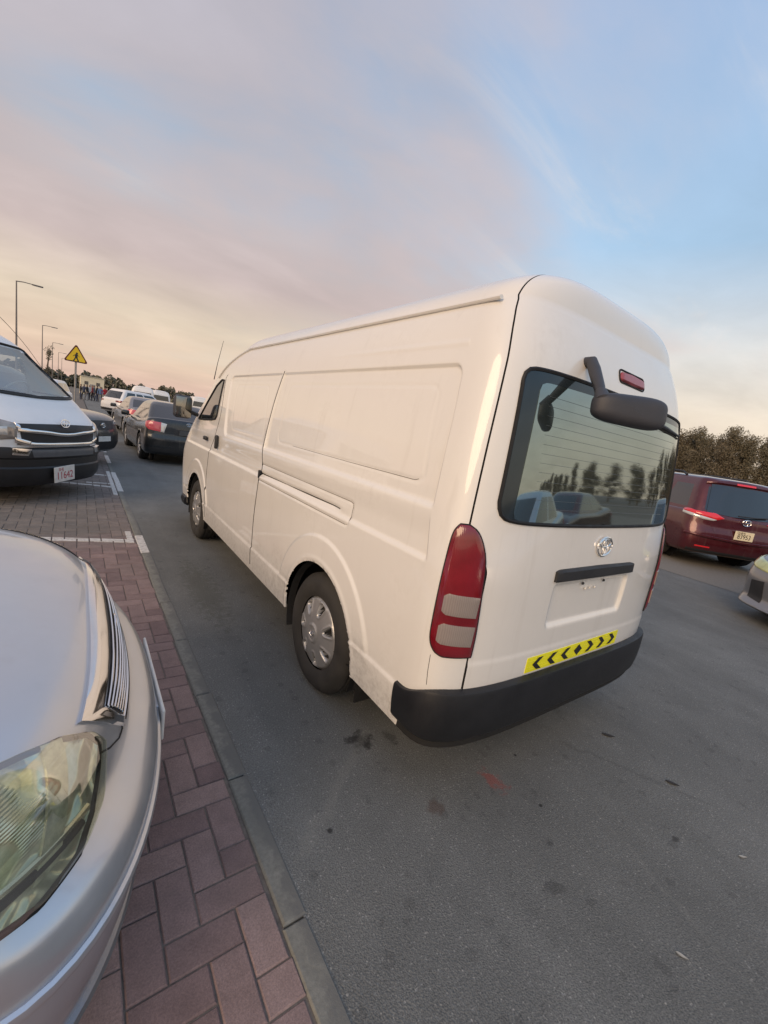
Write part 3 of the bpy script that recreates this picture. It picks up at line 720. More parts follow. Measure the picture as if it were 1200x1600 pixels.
# rear under-view mirror on its arm, above the rear window
um = empty('rear_view_arm', (0, 0, 0)); um.parent = tailgate
base = Vector((-.372, .105, 1.928))
mb = MB(); mb.tube([base+Vector((.0, .03, .012)), base+Vector((-.006, -.03, .01)), base+Vector((-.03, -.065, -.03)), Vector((-.452, -.02, 1.830)), Vector((-.475, -.045, 1.800))], [.020, .024, .024, .021, .019], 12); mb.build('arm', mirror_shell, um)
MB().rbox(tuple(base+Vector((0, .018, .005))), (.030, .014, .036), .012, 3).build('arm_foot', black_plastic, um)
cM = Vector((-.412, -.132, 1.748)); ax = Vector((.80, -.60, .03)).normalized(); bx_ = Vector((.10, .02, .995)); bx_ = (bx_-ax*bx_.dot(ax)).normalized(); cx_ = ax.cross(bx_)
V = []; F = []; nu, nv = 34, 18
for i in range(nv+1):
    ph = -math.pi/2+math.pi*i/nv
    for j in range(nu):
        th = 2*math.pi*j/nu; e = 2/3.8
        u = math.copysign(abs(math.cos(th))**e, math.cos(th)); v_ = math.copysign(abs(math.sin(th))**e, math.sin(th))
        cp = math.cos(ph)**.55 if math.cos(ph) > 0 else 0; dpt = math.copysign(abs(math.sin(ph))**.8, ph)
        lx = .138*u*cp; lz = .056*v_*cp*(1.0+.10*u)-.006*u
        V.append(cM+ax*lx+bx_*lz+cx_*(.042*dpt))
F = [(i*nu+j, i*nu+(j+1) % nu, (i+1)*nu+(j+1) % nu, (i+1)*nu+j) for i in range(nv) for j in range(nu)]
mesh_obj('mirror_housing', V, F, mirror_shell, um)
MB().tube([Vector((-.475, -.045, 1.805)), Vector((-.50, -.07, 1.775)), cM-ax*.09], [.021, .030, .026], 10).build('arm_joint', mirror_shell, um)
# rear wiper
wp = [on_rear(x, z, .012) for x, z in ((.20, 1.800), (.32, 1.792), (.45, 1.783), (.66, 1.772))]
wi = MB().tube(wp, [.010, .013, .011, .006], 8).build('rear_wiper', black_plastic, tailgate)
MB().tube([p+Vector((0, .004, -.014)) for p in wp[1:]], .0055, 6).build('wiper_blade', rubber, wi)
MB().lathe([(-.03, .001), (-.028, .018), (0, .022)], 16, 'Y', tuple(on_rear(.33, 1.80, 0))).build('wiper_pivot', black_plastic, wi)
# ------------------------------------------------------------------ ground, road, paving
XK0, XK1 = -1.505, -1.426          # flush kerb between the paved bays (west) and the road (east)
def sheet(name, x0, x1, y0, y1, z, mat, nx=1, ny=1):
    xs = np.linspace(x0, x1, nx+1); ys = np.linspace(y0, y1, ny+1)
    V = [(x, y, z) for y in ys for x in xs]; F = [(j*(nx+1)+i, j*(nx+1)+i+1, (j+1)*(nx+1)+i+1, (j+1)*(nx+1)+i) for j in range(ny) for i in range(nx)]
    o = mesh_obj(name, V, F, mat, None, False); o['kind'] = 'structure'; return o
b = NB('far_ground'); v = b.coord('Pos'); b.set(Roughness=.95)
b.col(b.mix(b.mr(b.noise(.05, 6, .6, v), .3, .7, 0, 1), (.12, .11, .10), (.20, .175, .14))); far_ground = b.m
b = NB('asphalt'); v = b.coord('Pos'); b.set(Roughness=.88)
agg = b.noise(150, 5, .8, v); agg2 = b.noise(95, 3, .7, v); big = b.noise(.55, 6, .62, v, .6); mid = b.noise(3.2, 6, .65, v)
vor = b.n('ShaderNodeTexVoronoi'); vor.inputs['Scale'].default_value = 210; b.l(v, vor.inputs['Vector'])
c0 = b.mix(b.mr(agg, .35, .68, 0, 1), (.084, .087, .083), (.236, .242, .230))
c0 = b.mix(b.mr(vor.outputs['Color'], .84, .95, 0, .6), c0, (.42, .415, .39))
vor2 = b.n('ShaderNodeTexVoronoi'); vor2.inputs['Scale'].default_value = 34; b.l(v, vor2.inputs['Vector'])
c0 = b.mix(b.mth('MULTIPLY', b.mr(vor2.outputs['Distance'], .05, .16, 1, 0), b.mr(vor2.outputs['Color'], .80, .82, 0, .8)), c0, (.42, .41, .38))
c0 = b.mix(b.mr(vor2.outputs['Color'], .10, .14, .25, 0), c0, (.04, .04, .04))
c0 = b.mix(1.0, c0, b.mr(big, .25, .75, .78, 1.2), 'MULTIPLY'); c0 = b.mix(1.0, c0, b.mr(mid, .3, .7, .9, 1.1), 'MULTIPLY')
# worn wheel track streaks along the lane, and single stains
sx = b.n('ShaderNodeMapping'); b.l(v, sx.inputs[0]); sx.inputs['Scale'].default_value = (2.2, .10, 1)
c0 = b.mix(1.0, c0, b.mr(b.noise(1.3, 5, .6, sx.outputs[0]), .3, .7, .90, 1.10), 'MULTIPLY')
def blot(cx, cy, rx, ry, colr, amt, nz=.6):
    global c0
    mpn = b.n('ShaderNodeMapping'); b.l(v, mpn.inputs[0]); mpn.inputs['Location'].default_value = (-cx/rx, -cy/ry, 0); mpn.inputs['Scale'].default_value = (1/rx, 1/ry, 0)
    ln = b.n('ShaderNodeVectorMath', operation='LENGTH'); b.l(mpn.outputs[0], ln.inputs[0])
    d_ = b.mth('ADD', ln.outputs['Value'], b.mr(b.noise(22, 4, .65, v), .25, .75, -nz, nz))
    c0 = b.mix(b.mr(d_, .35, 1.0, amt, 0, True), c0, colr)
blot(-.86, .54, .085, .075, (.022, .021, .020), .85); blot(-.70, .50, .05, .06, (.03, .03, .028), .5)
blot(-.41, .05, .05, .09, (.30, .06, .045), .55, .8); blot(-.77, .07, .05, .05, (.10, .065, .05), .6)
blot(-.60, -.40, .05, .035, (.04, .04, .04), .45, .9); blot(-.45, -.28, .02, .02, (.04, .04, .04), .5, .7); blot(-1.227, .182, .016, .016, (.02, .02, .02), .9, .3)
blot(-.32, -.15, .015, .012, (.02, .02, .02), .9, .3); blot(-.164, .108, .010, .010, (.012, .012, .012), .95, .3); blot(.10, -.55, .03, .015, (.03, .03, .03), .7)
# pale scuffs and tar lines drawn across the lane
for (sx0, sy0, sang, sw, scol, sam) in ((-1.08, .36, 38, .022, (.24, .24, .215), .45), (.35, -.25, -62, .012, (.06, .06, .058), .35), (1.6, .6, -70, .02, (.07, .07, .07), .3), (-.2, -.62, 72, .010, (.23, .23, .21), .3)):
    mpn = b.n('ShaderNodeMapping'); mpn.vector_type = 'TEXTURE'; b.l(v, mpn.inputs[0]); mpn.inputs['Location'].default_value = (sx0, sy0, 0); mpn.inputs['Rotation'].default_value = (0, 0, R(sang))
    sp_ = b.n('ShaderNodeSeparateXYZ'); b.l(mpn.outputs[0], sp_.inputs[0])
    dd = b.mth('ADD', b.mth('ABSOLUTE', b.mth('ADD', sp_.outputs[1], b.mr(b.noise(7, 5, .6, v), .25, .75, -.03, .03))), b.mth('MULTIPLY', b.mth('MAXIMUM', b.mth('SUBTRACT', b.mth('ABSOLUTE', sp_.outputs[0]), .32), 0.0), .3))
    c0 = b.mix(b.mth('MULTIPLY', b.mr(dd, sw*.4, sw*1.6, sam, 0, True), b.mr(agg2, .35, .6, .3, 1)), c0, scol)
blot(.6, 1.2, .7, .35, (.06, .06, .06), .35); blot(-1.15, 2.6, .18, .9, (.075, .078, .06), .45)
b.col(c0); b.bump(b.mth('ADD', b.mth('MULTIPLY', agg, .6), b.mth('MULTIPLY', vor.outputs['Distance'], .8)), .55, .006)
asphalt = b.m
b = NB('pale_apron'); v = b.coord('Pos'); b.set(Roughness=.9)
b.col(b.mix(b.mr(b.noise(30, 6, .7, v), .3, .7, 0, 1), (.17, .155, .13), (.25, .23, .20))); apron = b.m
b = NB('bedding_sand'); v = b.coord('Pos'); b.set(Roughness=.95)
b.col(b.mix(b.mr(b.noise(40, 5, .7, v), .3, .7, 0, 1), (.10, .088, .078), (.20, .175, .15))); sand = b.m
sheet('ground', -2600, 2600, -2600, 2600, -.06, far_ground)
sheet('road', XK1-.012, 9.2, -30, 140, 0.0, asphalt, 4, 8)
sheet('pale_verge', 6.25, 30, -30, 140, 0.004, apron)
bay = sheet('parking_bay', -14, XK0+.004, -12, 60, -.0058, sand)
# brick paving: 90 degree herringbone of 200 x 100 blocks
b = NB('paving_brick'); v = b.coord('Pos'); b.set(Roughness=.85)
oi = b.n('ShaderNodeObjectInfo'); at = b.n('ShaderNodeAttribute'); at.attribute_name = 'rnd'; at.attribute_type = 'GEOMETRY'
rnd = b.mth('FRACT', b.mth('ADD', oi.outputs['Random'], at.outputs['Fac']))
spv = b.n('ShaderNodeSeparateXYZ'); b.l(v, spv.inputs[0])
g1 = b.noise(.8, 4, .6, v); fine = b.noise(170, 4, .75, v); med = b.noise(11, 5, .65, v)
redc = b.mix(rnd, (.195, .135, .130), (.305, .220, .203)); grey = b.mix(rnd, (.165, .150, .135), (.215, .188, .165))
zone = b.mr(b.mth('ADD', spv.outputs[1], b.mth('MULTIPLY', b.mth('SUBTRACT', g1, .5), 2.6)), 3.7, 4.7, 0, 1.0, True)
zone = b.mth('MULTIPLY', zone, b.mr(b.mth('ADD', spv.outputs[0], b.mth('MULTIPLY', g1, .5)), -1.72, -1.35, 1, .8, True))
cc = b.mix(zone, redc, grey)
cc = b.mix(1.0, cc, b.mr(fine, .3, .7, .74, 1.26), 'MULTIPLY'); cc = b.mix(1.0, cc, b.mr(med, .3, .7, .82, 1.14), 'MULTIPLY')
cc = b.mix(b.mr(g1, .5, .72, 0, .4, True), cc, (.145, .130, .115))
b.col(cc); b.bump(fine, .5, .004); brick_m = b.m
b = NB('white_line_paint'); v = b.coord('Pos'); b.set(Roughness=.7)
wn = b.noise(28, 6, .7, v)
b.col(b.mix(b.mr(wn, .42, .68, 0, .75), (.68, .665, .63), (.30, .28, .26))); line_paint = b.m
UX, UY = -1.8175, -.009; u = .1012; gap = .0045
def brick_geo(x0, x1, y0, y1, dz=0, tx=0, ty=0):
    """chamfered block top with its sides; local centre at 0"""
    hx, hy = (x1-x0)/2, (y1-y0)/2; c = min(.004, hx*.4, hy*.4)
    V = []
    for k, (a, z) in enumerate(((0, -.03), (0, -.0045), (c, 0.0))):
        for sx_, sy_ in ((-1, -1), (1, -1), (1, 1), (-1, 1)): V.append((sx_*(hx-a), sy_*(hy-a), z+dz+tx*sx_*hx+ty*sy_*hy))
    F = [(8, 9, 10, 11)]+[(l*4+i, l*4+(i+1) % 4, (l+1)*4+(i+1) % 4, (l+1)*4+i) for l in (0, 1) for i in range(4)]
    return V, F
bricks = []
for i in range(-90, 90):
    for j in range(-70, 110):
        for (ax, ay, w_, h_) in ((0, 0, 2, 1), (0, 1, 1, 2)):
            gx = ax+i+2*j; gy = ay+i-2*j
            x0 = UX+gx*u+gap/2; y0 = UY+gy*u+gap/2; x1 = x0+w_*u-gap; y1 = y0+h_*u-gap
            x1 = min(x1, XK0-.003)
            if x1-x0 < .012 or x0 < -9.5 or y0 < -2.6 or y0 > 13.5: continue
            bricks.append((x0, x1, y0, y1, w_ == 2))
def pix(x, y, z=0):
    d = np.array([x, y, z])-CAM; zz = d @ cf_
    return (600+655.41*(d @ cr_)/zz, 800-655.41*(d @ cu_)/zz, zz) if zz > .1 else (-1e4, -1e4, 1e4)
def in_view(x0, x1, y0, y1):
    p = pix((x0+x1)/2, (y0+y1)/2)
    hidden = (x1 < -1.93 and -.30 < y0 < 1.5 and x1 < -1.93-.05)     # below the silver car
    return -20 < p[0] < 1220 and 0 < p[1] < 1630 and not hidden, p[2]
vis = sorted([(in_view(*q[:4])[1], k) for k, q in enumerate(bricks) if in_view(*q[:4])[0]])
single = set(k for _, k in vis[:300])
shared = {}
MBk = MB(); rvals = []
for k, (x0, x1, y0, y1, hor) in enumerate(bricks):
    dz = random.uniform(-.0016, .0016); tx = random.uniform(-.012, .012); ty = random.uniform(-.012, .012)
    cx, cy = (x0+x1)/2, (y0+y1)/2
    if k in single:
        key = (round(x1-x0, 3), round(y1-y0, 3), random.randrange(3))
        if key not in shared:
            V, F = brick_geo(x0, x1, y0, y1, 0, random.uniform(-.01, .01), random.uniform(-.01, .01))
            o = mesh_obj('brick', V, F, brick_m, bay, True, 20); shared[key] = o
        else:
            o = shared[key].copy(); COL.objects.link(o); o.parent = bay
        o.location = (cx, cy, dz)
    else:
        V, F = brick_geo(x0, x1, y0, y1, dz, tx, ty)
        MBk.add([(a+cx, b_+cy, c) for a, b_, c in V], F); rvals += [random.random()]*12
pv = MBk.build('brick_paving', brick_m, bay, True, 20); pv['kind'] = 'stuff'
pv.data.attributes.new('rnd', 'FLOAT', 'POINT').data.foreach_set('value', rvals)
# painted bay lines: thin paint film on the block tops only, so the joints stay open
def line_poly(name, p, q, w, zt=.0042):
    p = np.array(p); q = np.array(q); d = (q-p)/np.linalg.norm(q-p); nn = np.array([-d[1], d[0]])*w/2
    quad = [p-nn, q-nn, q+nn, p+nn]; mb = MB()
    xs = [a[0] for a in quad]; ys = [a[1] for a in quad]
    def clip(poly, ax, val, keep_gt):
        o = []
        for i in range(len(poly)):
            a, c = poly[i], poly[(i+1) % len(poly)]
            ia = (a[ax] > val) == keep_gt; ic = (c[ax] > val) == keep_gt
            if ia: o.append(a)
            if ia != ic: t = (val-a[ax])/(c[ax]-a[ax]); o.append(a+(c-a)*t)
        return o
    for (x0, x1, y0, y1, hor) in bricks:
        if x1 < min(xs) or x0 > max(xs) or y1 < min(ys) or y0 > max(ys): continue
        poly = [a for a in quad]
        for ax, val, gt in ((0, x0+.004, True), (0, x1-.004, False), (1, y0+.004, True), (1, y1-.004, False)):
            poly = clip(poly, ax, val, gt)
            if len(poly) < 3: break
        if len(poly) >= 3:
            n = len(poly); V = [(a[0], a[1], zt) for a in poly]+[(a[0], a[1], -.001) for a in poly]
            mb.add(V, [tuple(range(n))]+[(i, i+n, (i+1) % n+n, (i+1) % n) for i in range(n)])
    o = mb.build(name, line_paint, bay, False); return o
for il, (p_, q_, w_) in enumerate((((-4.6, 4.55), (-1.535, 4.03), .11), ((-1.56, 4.40), (-1.56, 3.97), .055), ((-4.8, 8.05), (-1.56, 7.02), .10), ((-4.0, 8.95), (-1.60, 8.10), .09), ((-1.55, 6.40), (-1.55, 8.60), .055), ((-1.9, 7.32), (-1.56, 7.30), .07))):
    line_poly('bay_line', p_, q_, w_, .0040+.0006*il)
# flush kerb stones
b = NB('kerb_concrete'); v = b.coord('Pos'); b.set(Roughness=.9)
k1 = b.noise(60, 5, .75, v); k2 = b.noise(2.4, 5, .6, v)
kc = b.mix(b.mr(k1, .3, .7, 0, 1), (.165, .166, .146), (.27, .268, .238)); kc = b.mix(b.mr(k2, .42, .7, 0, .65, True), kc, (.150, .150, .134))
sk = b.n('ShaderNodeSeparateXYZ'); b.l(v, sk.inputs[0]); ke = b.mth('ADD', sk.outputs[0], b.mr(b.noise(9, 6, .7, v), .25, .75, -.05, .05))
kc = b.mix(b.mr(ke, -1.478, -1.442, 0, .9, True), kc, (.150, .150, .140))
b.col(kc); b.bump(k1, .5, .005); kerb_m = b.m
kerb = empty('kerb', (0, 0, 0)); kerb['kind'] = 'structure'
Lk = .612; y = -.035-5*Lk; ks_ = 0; painted = ((3.66, 4.36), (6.4, 8.6), (9.65, 10.85), (11.6, 13.5))
while y < 34:
    yc = y+Lk/2; white = any(a < yc < c for a, c in painted)
    hx = (XK1-XK0)/2; V = []; c = .006
    jx = random.uniform(-.004, .004); jz = random.uniform(-.001, .003)
    for a, z in ((0, -.08), (0, -.003), (c, .0025)):
        for sx_, sy_ in ((-1, -1), (1, -1), (1, 1), (-1, 1)):
            V.append((sx_*(hx-a)+random.uniform(-.0015, .0015), sy_*(Lk/2-.003-a), z))
    F = [(8, 9, 10, 11)]+[(l*4+i, l*4+(i+1) % 4, (l+1)*4+(i+1) % 4, (l+1)*4+i) for l in (0, 1) for i in range(4)]
    o = mesh_obj('kerb_stone', V, F, line_paint if white else kerb_m, kerb, True, 20)
    if white: o['label'] = 'kerb stone painted white'
    o.location = ((XK0+XK1)/2+jx, yc, jz); y += Lk; ks_ += 1
# litter on the road
def dry_leaf(x, y, rz, s, label, colr):
    V = []; F = []; n = 9
    for i in range(n):
        t = i/(n-1); w_ = .30*math.sin(math.pi*t**.8)+.01
        for j in (-1, 0, 1): V.append(((t-.5)*s, j*w_*s*.5, .004+.06*s*(abs(j)*.6+abs(t-.5))*.6))
    F = [(i*3+j, i*3+j+1, (i+1)*3+j+1, (i+1)*3+j) for i in range(n-1) for j in (0, 1)]
    V += [(a, b_, c-.0015) for a, b_, c in V]; o = len(V)//2
    F += [tuple(o+k for k in reversed(f)) for f in F]
    l = mesh_obj('dry_leaf', V, F, colr, None); l.location = (x, y, .001); l.rotation_euler = (0, 0, rz)
    return tag(l, label, 'leaf', 'litter lying on the road')
leaf_d = plain('dry_leaf_dark', (.035, .03, .026), .8); leaf_p = plain('pale_litter', (.45, .43, .38), .7)
dry_leaf(.519, -.047, R(-50), .075, 'small dark dry leaf on the road nearest the van bumper', leaf_d)
dry_leaf(.472, -.404, R(-60), .065, 'small dark dry leaf on the road to the right, farther from the bumper', leaf_d)
dry_leaf(.292, -.74, R(-40), .035, 'tiny pale scrap on the road at the right edge', leaf_p)
dry_leaf(-.402, -.744, R(-70), .035, 'tiny pale scrap on the road near the bottom edge', leaf_p)
# ------------------------------------------------------------------ cars: lower body and cabin, both stacks of plan rings
def ring_pts(hw, y0, y1, br, bf, nr, nf, NR, NS, NF, arches=None):
    xr, dr = se_curve(hw, br, nr, np.linspace(0, 1, NR+1)); xf, df = se_curve(hw, bf, nf, np.linspace(1, 0, NF+1))
    yl = np.linspace(y0+br, y1-bf, NS+1)[1:-1]
    X = np.concatenate([-xr, -hw+0*yl, -xf, xf[::-1][1:], hw+0*yl, xr[::-1][:-1]])
    Y = np.concatenate([y0+br-dr, yl, y1-bf+df, (y1-bf+df)[::-1][1:], yl[::-1], (y0+br-dr)[::-1][:-1]])
    return X, Y
def stack(levels, NR, NS, NF):
    rows = []
    for (hw, y0, y1, br, bf, nr, nf, zf) in levels:
        X, Y = ring_pts(hw, y0, y1, br, bf, nr, nf, NR, NS, NF); rows.append(np.stack([X, Y, zf(Y) if callable(zf) else np.full_like(X, zf)], 1))
    A = np.array(rows); return A
def lerp_levels(keys, sub):
    """keys: list of tuples of numbers; inserts smooth in-betweens (Catmull-Rom like via pchip on index)"""
    K = np.array(keys, float); t = np.arange(len(K)); q = np.linspace(0, len(K)-1, (len(K)-1)*sub+1)
    return np.stack([pchip(t, K[:, i])(q) for i in range(K.shape[1])], 1)
def car(name, label, cat, loc, rz, paint_m, L=4.8, hw=.91, tub=None, cab=None, wheels=(1.0, 3.78), wr=.325, group=None, glass=dark_glass, NR=30, NS=70, NF=30, nf=2.4, nr=3.0, bf=.42, br=.30, pillars=True, detail=1, wheel_style='alloy', spokes=8, trim=True):
    root = empty(name, loc, rz, label, cat, group)
    # tub keys: (z_rear, z_side, z_front, inset_rear, inset_side, inset_front)
    K = lerp_levels(tub, 5); lv = []
    for zr, zs, zf, ir, is_, if_ in K:
        f = pchip([0, L*.20, L*.36, L*.66, L*.80, L], [zr, zr*.35+zs*.65, zs, zs, zs*.6+zf*.4, zf])
        h = hw-is_
        lv.append((h, ir, L-if_, min(br, h*.6), min(bf, h*.8), nr, nf, f))
    A = stack(lv, NR, NS, NF); nk, nc = A.shape[:2]; P = A.reshape(-1, 3).copy(); F = []
    ar = wr+.055
    for wy in wheels:
        r = np.hypot(P[:, 1]-wy, P[:, 2]-wr); sel = (np.abs(P[:, 0]) > hw*.8) & (np.abs(r-ar) < .03) & (P[:, 2] < .85)
        P[sel, 1] = wy+(P[sel, 1]-wy)*ar/r[sel]; P[sel, 2] = wr+(P[sel, 2]-wr)*ar/r[sel]
    for i in range(nk-1):
        for j in range(nc):
            f = (i*nc+j, i*nc+(j+1) % nc, (i+1)*nc+(j+1) % nc, (i+1)*nc+j); c = P[list(f)].mean(0)
            if abs(c[0]) > hw*.75 and c[2] < .9 and any(math.hypot(c[1]-w, c[2]-wr) < ar-.002 for w in wheels): continue
            F.append(f)
    F.append(tuple((nk-1)*nc+j for j in range(nc)))
    mesh_obj('body', P, F, paint_m, root)
    bv_tub = BVHTree.FromPolygons([Vector(p) for p in P], [f for f in F if len(f) == 4])
    mesh_obj('underside', P[:nc]*np.array([.97, .985, 1])+np.array([0, .03, .01]), [tuple(range(nc-1, -1, -1))], underbody, root, False)
    # cabin keys: (z, y0, y1, half width)
    Kc = lerp_levels(cab, 6)
    lvc = [(h, y0, y1, min(.22, h*.5), min(.34, h*.7), 3.2, 2.6, z) for z, y0, y1, h in Kc]
    nR, nS, nF = 24, 60, 24
    B = stack(lvc, nR, nS, nF); nk2, nc2 = B.shape[:2]; Q = B.reshape(-1, 3)
    zb, zt = cab[0][0], cab[1][0]; parts = {}
    n_half = nR+nS+nF
    for i in range(nk2-1):
        t = (.5*(B[i, 0, 2]+B[i+1, 0, 2])-zb)/(zt-zb)
        for j in range(nc2):
            f = (i*nc2+j, i*nc2+(j+1) % nc2, (i+1)*nc2+(j+1) % nc2, (i+1)*nc2+j); g = 'cabin'
            jj = j if j < n_half else nc2-1-j
            if .10 < t < .93:
                if jj < nR*.74: g = 'rear_window'
                elif jj >= nR+nS+nF*.30: g = 'windscreen'
                elif nR+2 <= jj < nR+nS+nF*.02:
                    s = (jj-nR)/nS
                    pill = [p for p in (cab_p or ()) if abs(s-p) < .022] if (cab_p := car.pillars) else []
                    if not pill: g = 'side_window'+('_l' if j < n_half else '_r')+str(sum(1 for p in car.pillars if s > p))
            parts.setdefault(g, []).append(f)
    parts['cabin'].append(tuple((nk2-1)*nc2+j for j in range(nc2)))
    allf = [f for ff in parts.values() for f in ff if len(f) == 4]
    bv_cab = BVHTree.FromPolygons([Vector(p) for p in Q], allf)
    for g, ff in parts.items():
        nm = 'side_window' if g.startswith('side_window') else g
        sub_mesh(nm, Q, ff, paint_m if g == 'cabin' else glass, root)
    for wy in wheels:
        for s in (-1, 1):
            wheel(root, s*(hw-.115), wy, wr, wr, s, .20, wr-.115, wheel_style, spokes)
            V = []; n = 22
            for i in range(n+1):
                a = R(-15)+R(210)*i/n
                for xx in (hw-.012, hw-.30): V.append((s*xx, wy+(ar+.002)*math.cos(a), wr+(ar+.002)*math.sin(a)))
            mb = MB().add(V, [(2*i, 2*i+1, 2*i+3, 2*i+2) for i in range(n)]); mb.lathe([(s*(hw-.30), 0), (s*(hw-.30), ar)], 22, 'X', (0, wy, wr)); mb.build('wheel_arch', underbody, root)
    root_bv = (bv_tub, bv_cab)
    return root, root_bv
car.pillars = (.46,)
def plate(parent, M, w, h, txt, base, ink, size, small=None, red=False):
    """number plate; M maps plate plane (x right, z up, -y out)"""
    o = MB().rbox((0, 0, 0), (w/2, .004, h/2), .003, 1).build('number_plate', base, parent); o.matrix_local = M
    text_obj('plate_number', txt, size, ink, o, (0, -.0048, -h*.10 if small else 0), (R(90), 0, 0), .0008, sx=.82)
    if small: text_obj('plate_heading', small, size*.42, ink, o, (-w*.18, -.0048, h*.32), (R(90), 0, 0), .0008)
    return o
def door_mirror(root, x, y, z, s, mat):
    o = MB().rbox((s*.10, 0, .05), (.10, .055, .07), .04, 3).build('door_mirror', mat, root); o.location = (x, y, z)
    MB().rbox((s*.10, -.055, .05), (.082, .004, .054), .0035, 2).build('mirror_glass', dark_glass, o)
    MB().tube([(-s*.03, 0, 0), (s*.05, 0, .03)], .025, 6).build('mirror_stalk', mat, o)
SEDAN_TUB = [(.24, .20, .20, .10, .06, .12), (.30, .25, .27, .03, .02, .05), (.44, .42, .44, .0, .0, .0), (.58, .58, .55, .0, .0, .01), (.72, .74, .63, .03, .012, .06),
             (.92, .86, .72, .05, .03, .12), (1.04, .91, .78, .075, .06, .20), (1.10, .945, .84, .14, .11, .36), (1.115, .97, .92, .40, .28, .75), (1.0, .98, .97, .90, .55, 1.25)]
def sedan_cab(L, zr=1.45, hwb=.81, r0=.42, w0=1.28, r1=1.22, w1=2.02, hwt=.60):
    return [(.93, r0, L-w0, hwb), (zr-.075, r1, L-w1, hwt+.02), (zr-.02, r1+.16, L-w1-.20, hwt-.07), (zr, r1+.5, L-w1-.6, hwt-.30), (zr+.004, r1+.7, L-w1-.75, .08)]
def sedan_lights(root, bv, L, hw, rear_col=None, head=True, tail=True, zt=.98, tw=.50):
    t = bv[0]
    if tail:
        for s in (-1, 1):
            A = [(s*(hw-.02), .30, zt-.02), (s*(hw-.05), .12, zt+.01), (s*(hw-.28), .03, zt-.00), (s*tw, .03, zt-.02)]
            B = [(s*(hw-.02), .28, zt-.11), (s*(hw-.05), .10, zt-.19), (s*(hw-.28), .02, zt-.21), (s*(tw+.05), .02, zt-.22)]
            d = Vector((-s*.55, .83, 0))
            l = decal(t, A[:3], B[:3], d, 'tail_lamp', bright_red if rear_col is None else rear_col, root, .006, 16, 8, .012, .008)
            decal(t, A[2:], B[2:], d, 'reverse_lamp', plain_clear, l, .007, 8, 6, .012, .004)
    if head:
        for s in (-1, 1):
            A = [(s*(hw-.06), L-.55, .80), (s*(hw-.14), L-.33, .77), (s*(hw-.33), L-.20, .74)]
            B = [(s*(hw-.03), L-.50, .69), (s*(hw-.10), L-.25, .62), (s*(hw-.30), L-.12, .62)]
            decal(t, A, B, Vector((-s*.6, -.8, 0)), 'headlamp', plain_clear, root, .006, 16, 8, .012, .010)
plain_clear = plain('lamp_clear', (.62, .62, .60), .12, .3, 1.0, .1)
# ================================================================== black sedan ahead of the van
car.pillars = (.47,)
L_ = 4.8
cam_b, bvb = car('black_sedan', 'black sedan with pink and clear tail lamps standing just ahead of the white cargo van', 'car', (.12, 10.05, 0), R(1.5), black_paint, L_, .91, SEDAN_TUB, sedan_cab(L_), (1.0, 3.78), .325)
pinkred = plain('pink_red_lens', (.62, .10, .12), .15, 0, 1., .1)
sedan_lights(cam_b, bvb, L_, .91, pinkred)
for s in (-1, 1): door_mirror(cam_b, s*.88, 3.25, .93, s, black_paint)
emblem(cam_b, Matrix.Translation((0, .055, 1.0)), .8)
decal(bvb[0], [(-.33, 0, .86), (.33, 0, .86)], [(-.30, 0, .72), (.30, 0, .72)], (0, 1, 0), 'plate_recess', black_plastic, cam_b, .004, 14, 6)
plate(cam_b, Matrix.Translation((0, -.012, .79)), .42, .11, '52 381', plate_white, ink_black, .09) if False else None
MB().rbox((0, .012, .79), (.21, .004, .055), .003, 1).build('plate_holder', plain('dark_plate', (.07, .075, .08), .4), cam_b)
decal(bvb[0], [(-.82, 0, .40), (.82, 0, .40)], [(-.80, 0, .30), (.80, 0, .30)], (0, 1, 0), 'bumper_valance', black_plastic, cam_b, .004, 20, 5)
# ================================================================== grey sedan ahead of it
L_ = 4.7
gs, bvg = car('grey_sedan', 'grey sedan ahead of the black sedan, seen from behind', 'car', (.25, 16.3, 0), R(3), grey_paint, L_, .90, SEDAN_TUB, sedan_cab(L_, 1.44), (1.0, 3.7), .32)
sedan_lights(gs, bvg, L_, .90, pinkred)
for s in (-1, 1): door_mirror(gs, s*.87, 3.15, .93, s, black_paint)
# ================================================================== white crossover crossing the lane
SUV_TUB = [(.30, .26, .28, .12, .06, .12), (.36, .32, .34, .03, .02, .05), (.52, .50, .50, .0, .0, .0), (.70, .68, .66, .0, .0, .01), (.86, .84, .80, .03, .012, .05), (1.0, .96, .92, .05, .03, .10), (1.06, 1.02, .98, .09, .07, .20), (1.08, 1.05, 1.04, .3, .2, .5), (1.09, 1.07, 1.07, .7, .5, 1.0)]
def suv_cab(L, zr=1.68, hwb=.83, r0=.10, w0=1.10, r1=.42, w1=1.85, hwt=.64):
    return [(1.0, r0, L-w0, hwb), (zr-.10, r1, L-w1, hwt+.02), (zr-.02, r1+.10, L-w1-.22, hwt-.06), (zr, r1+.4, L-w1-.6, hwt-.30), (zr+.004, r1+.7, L-w1-.75, .08)]
car.pillars = (.33, .62)
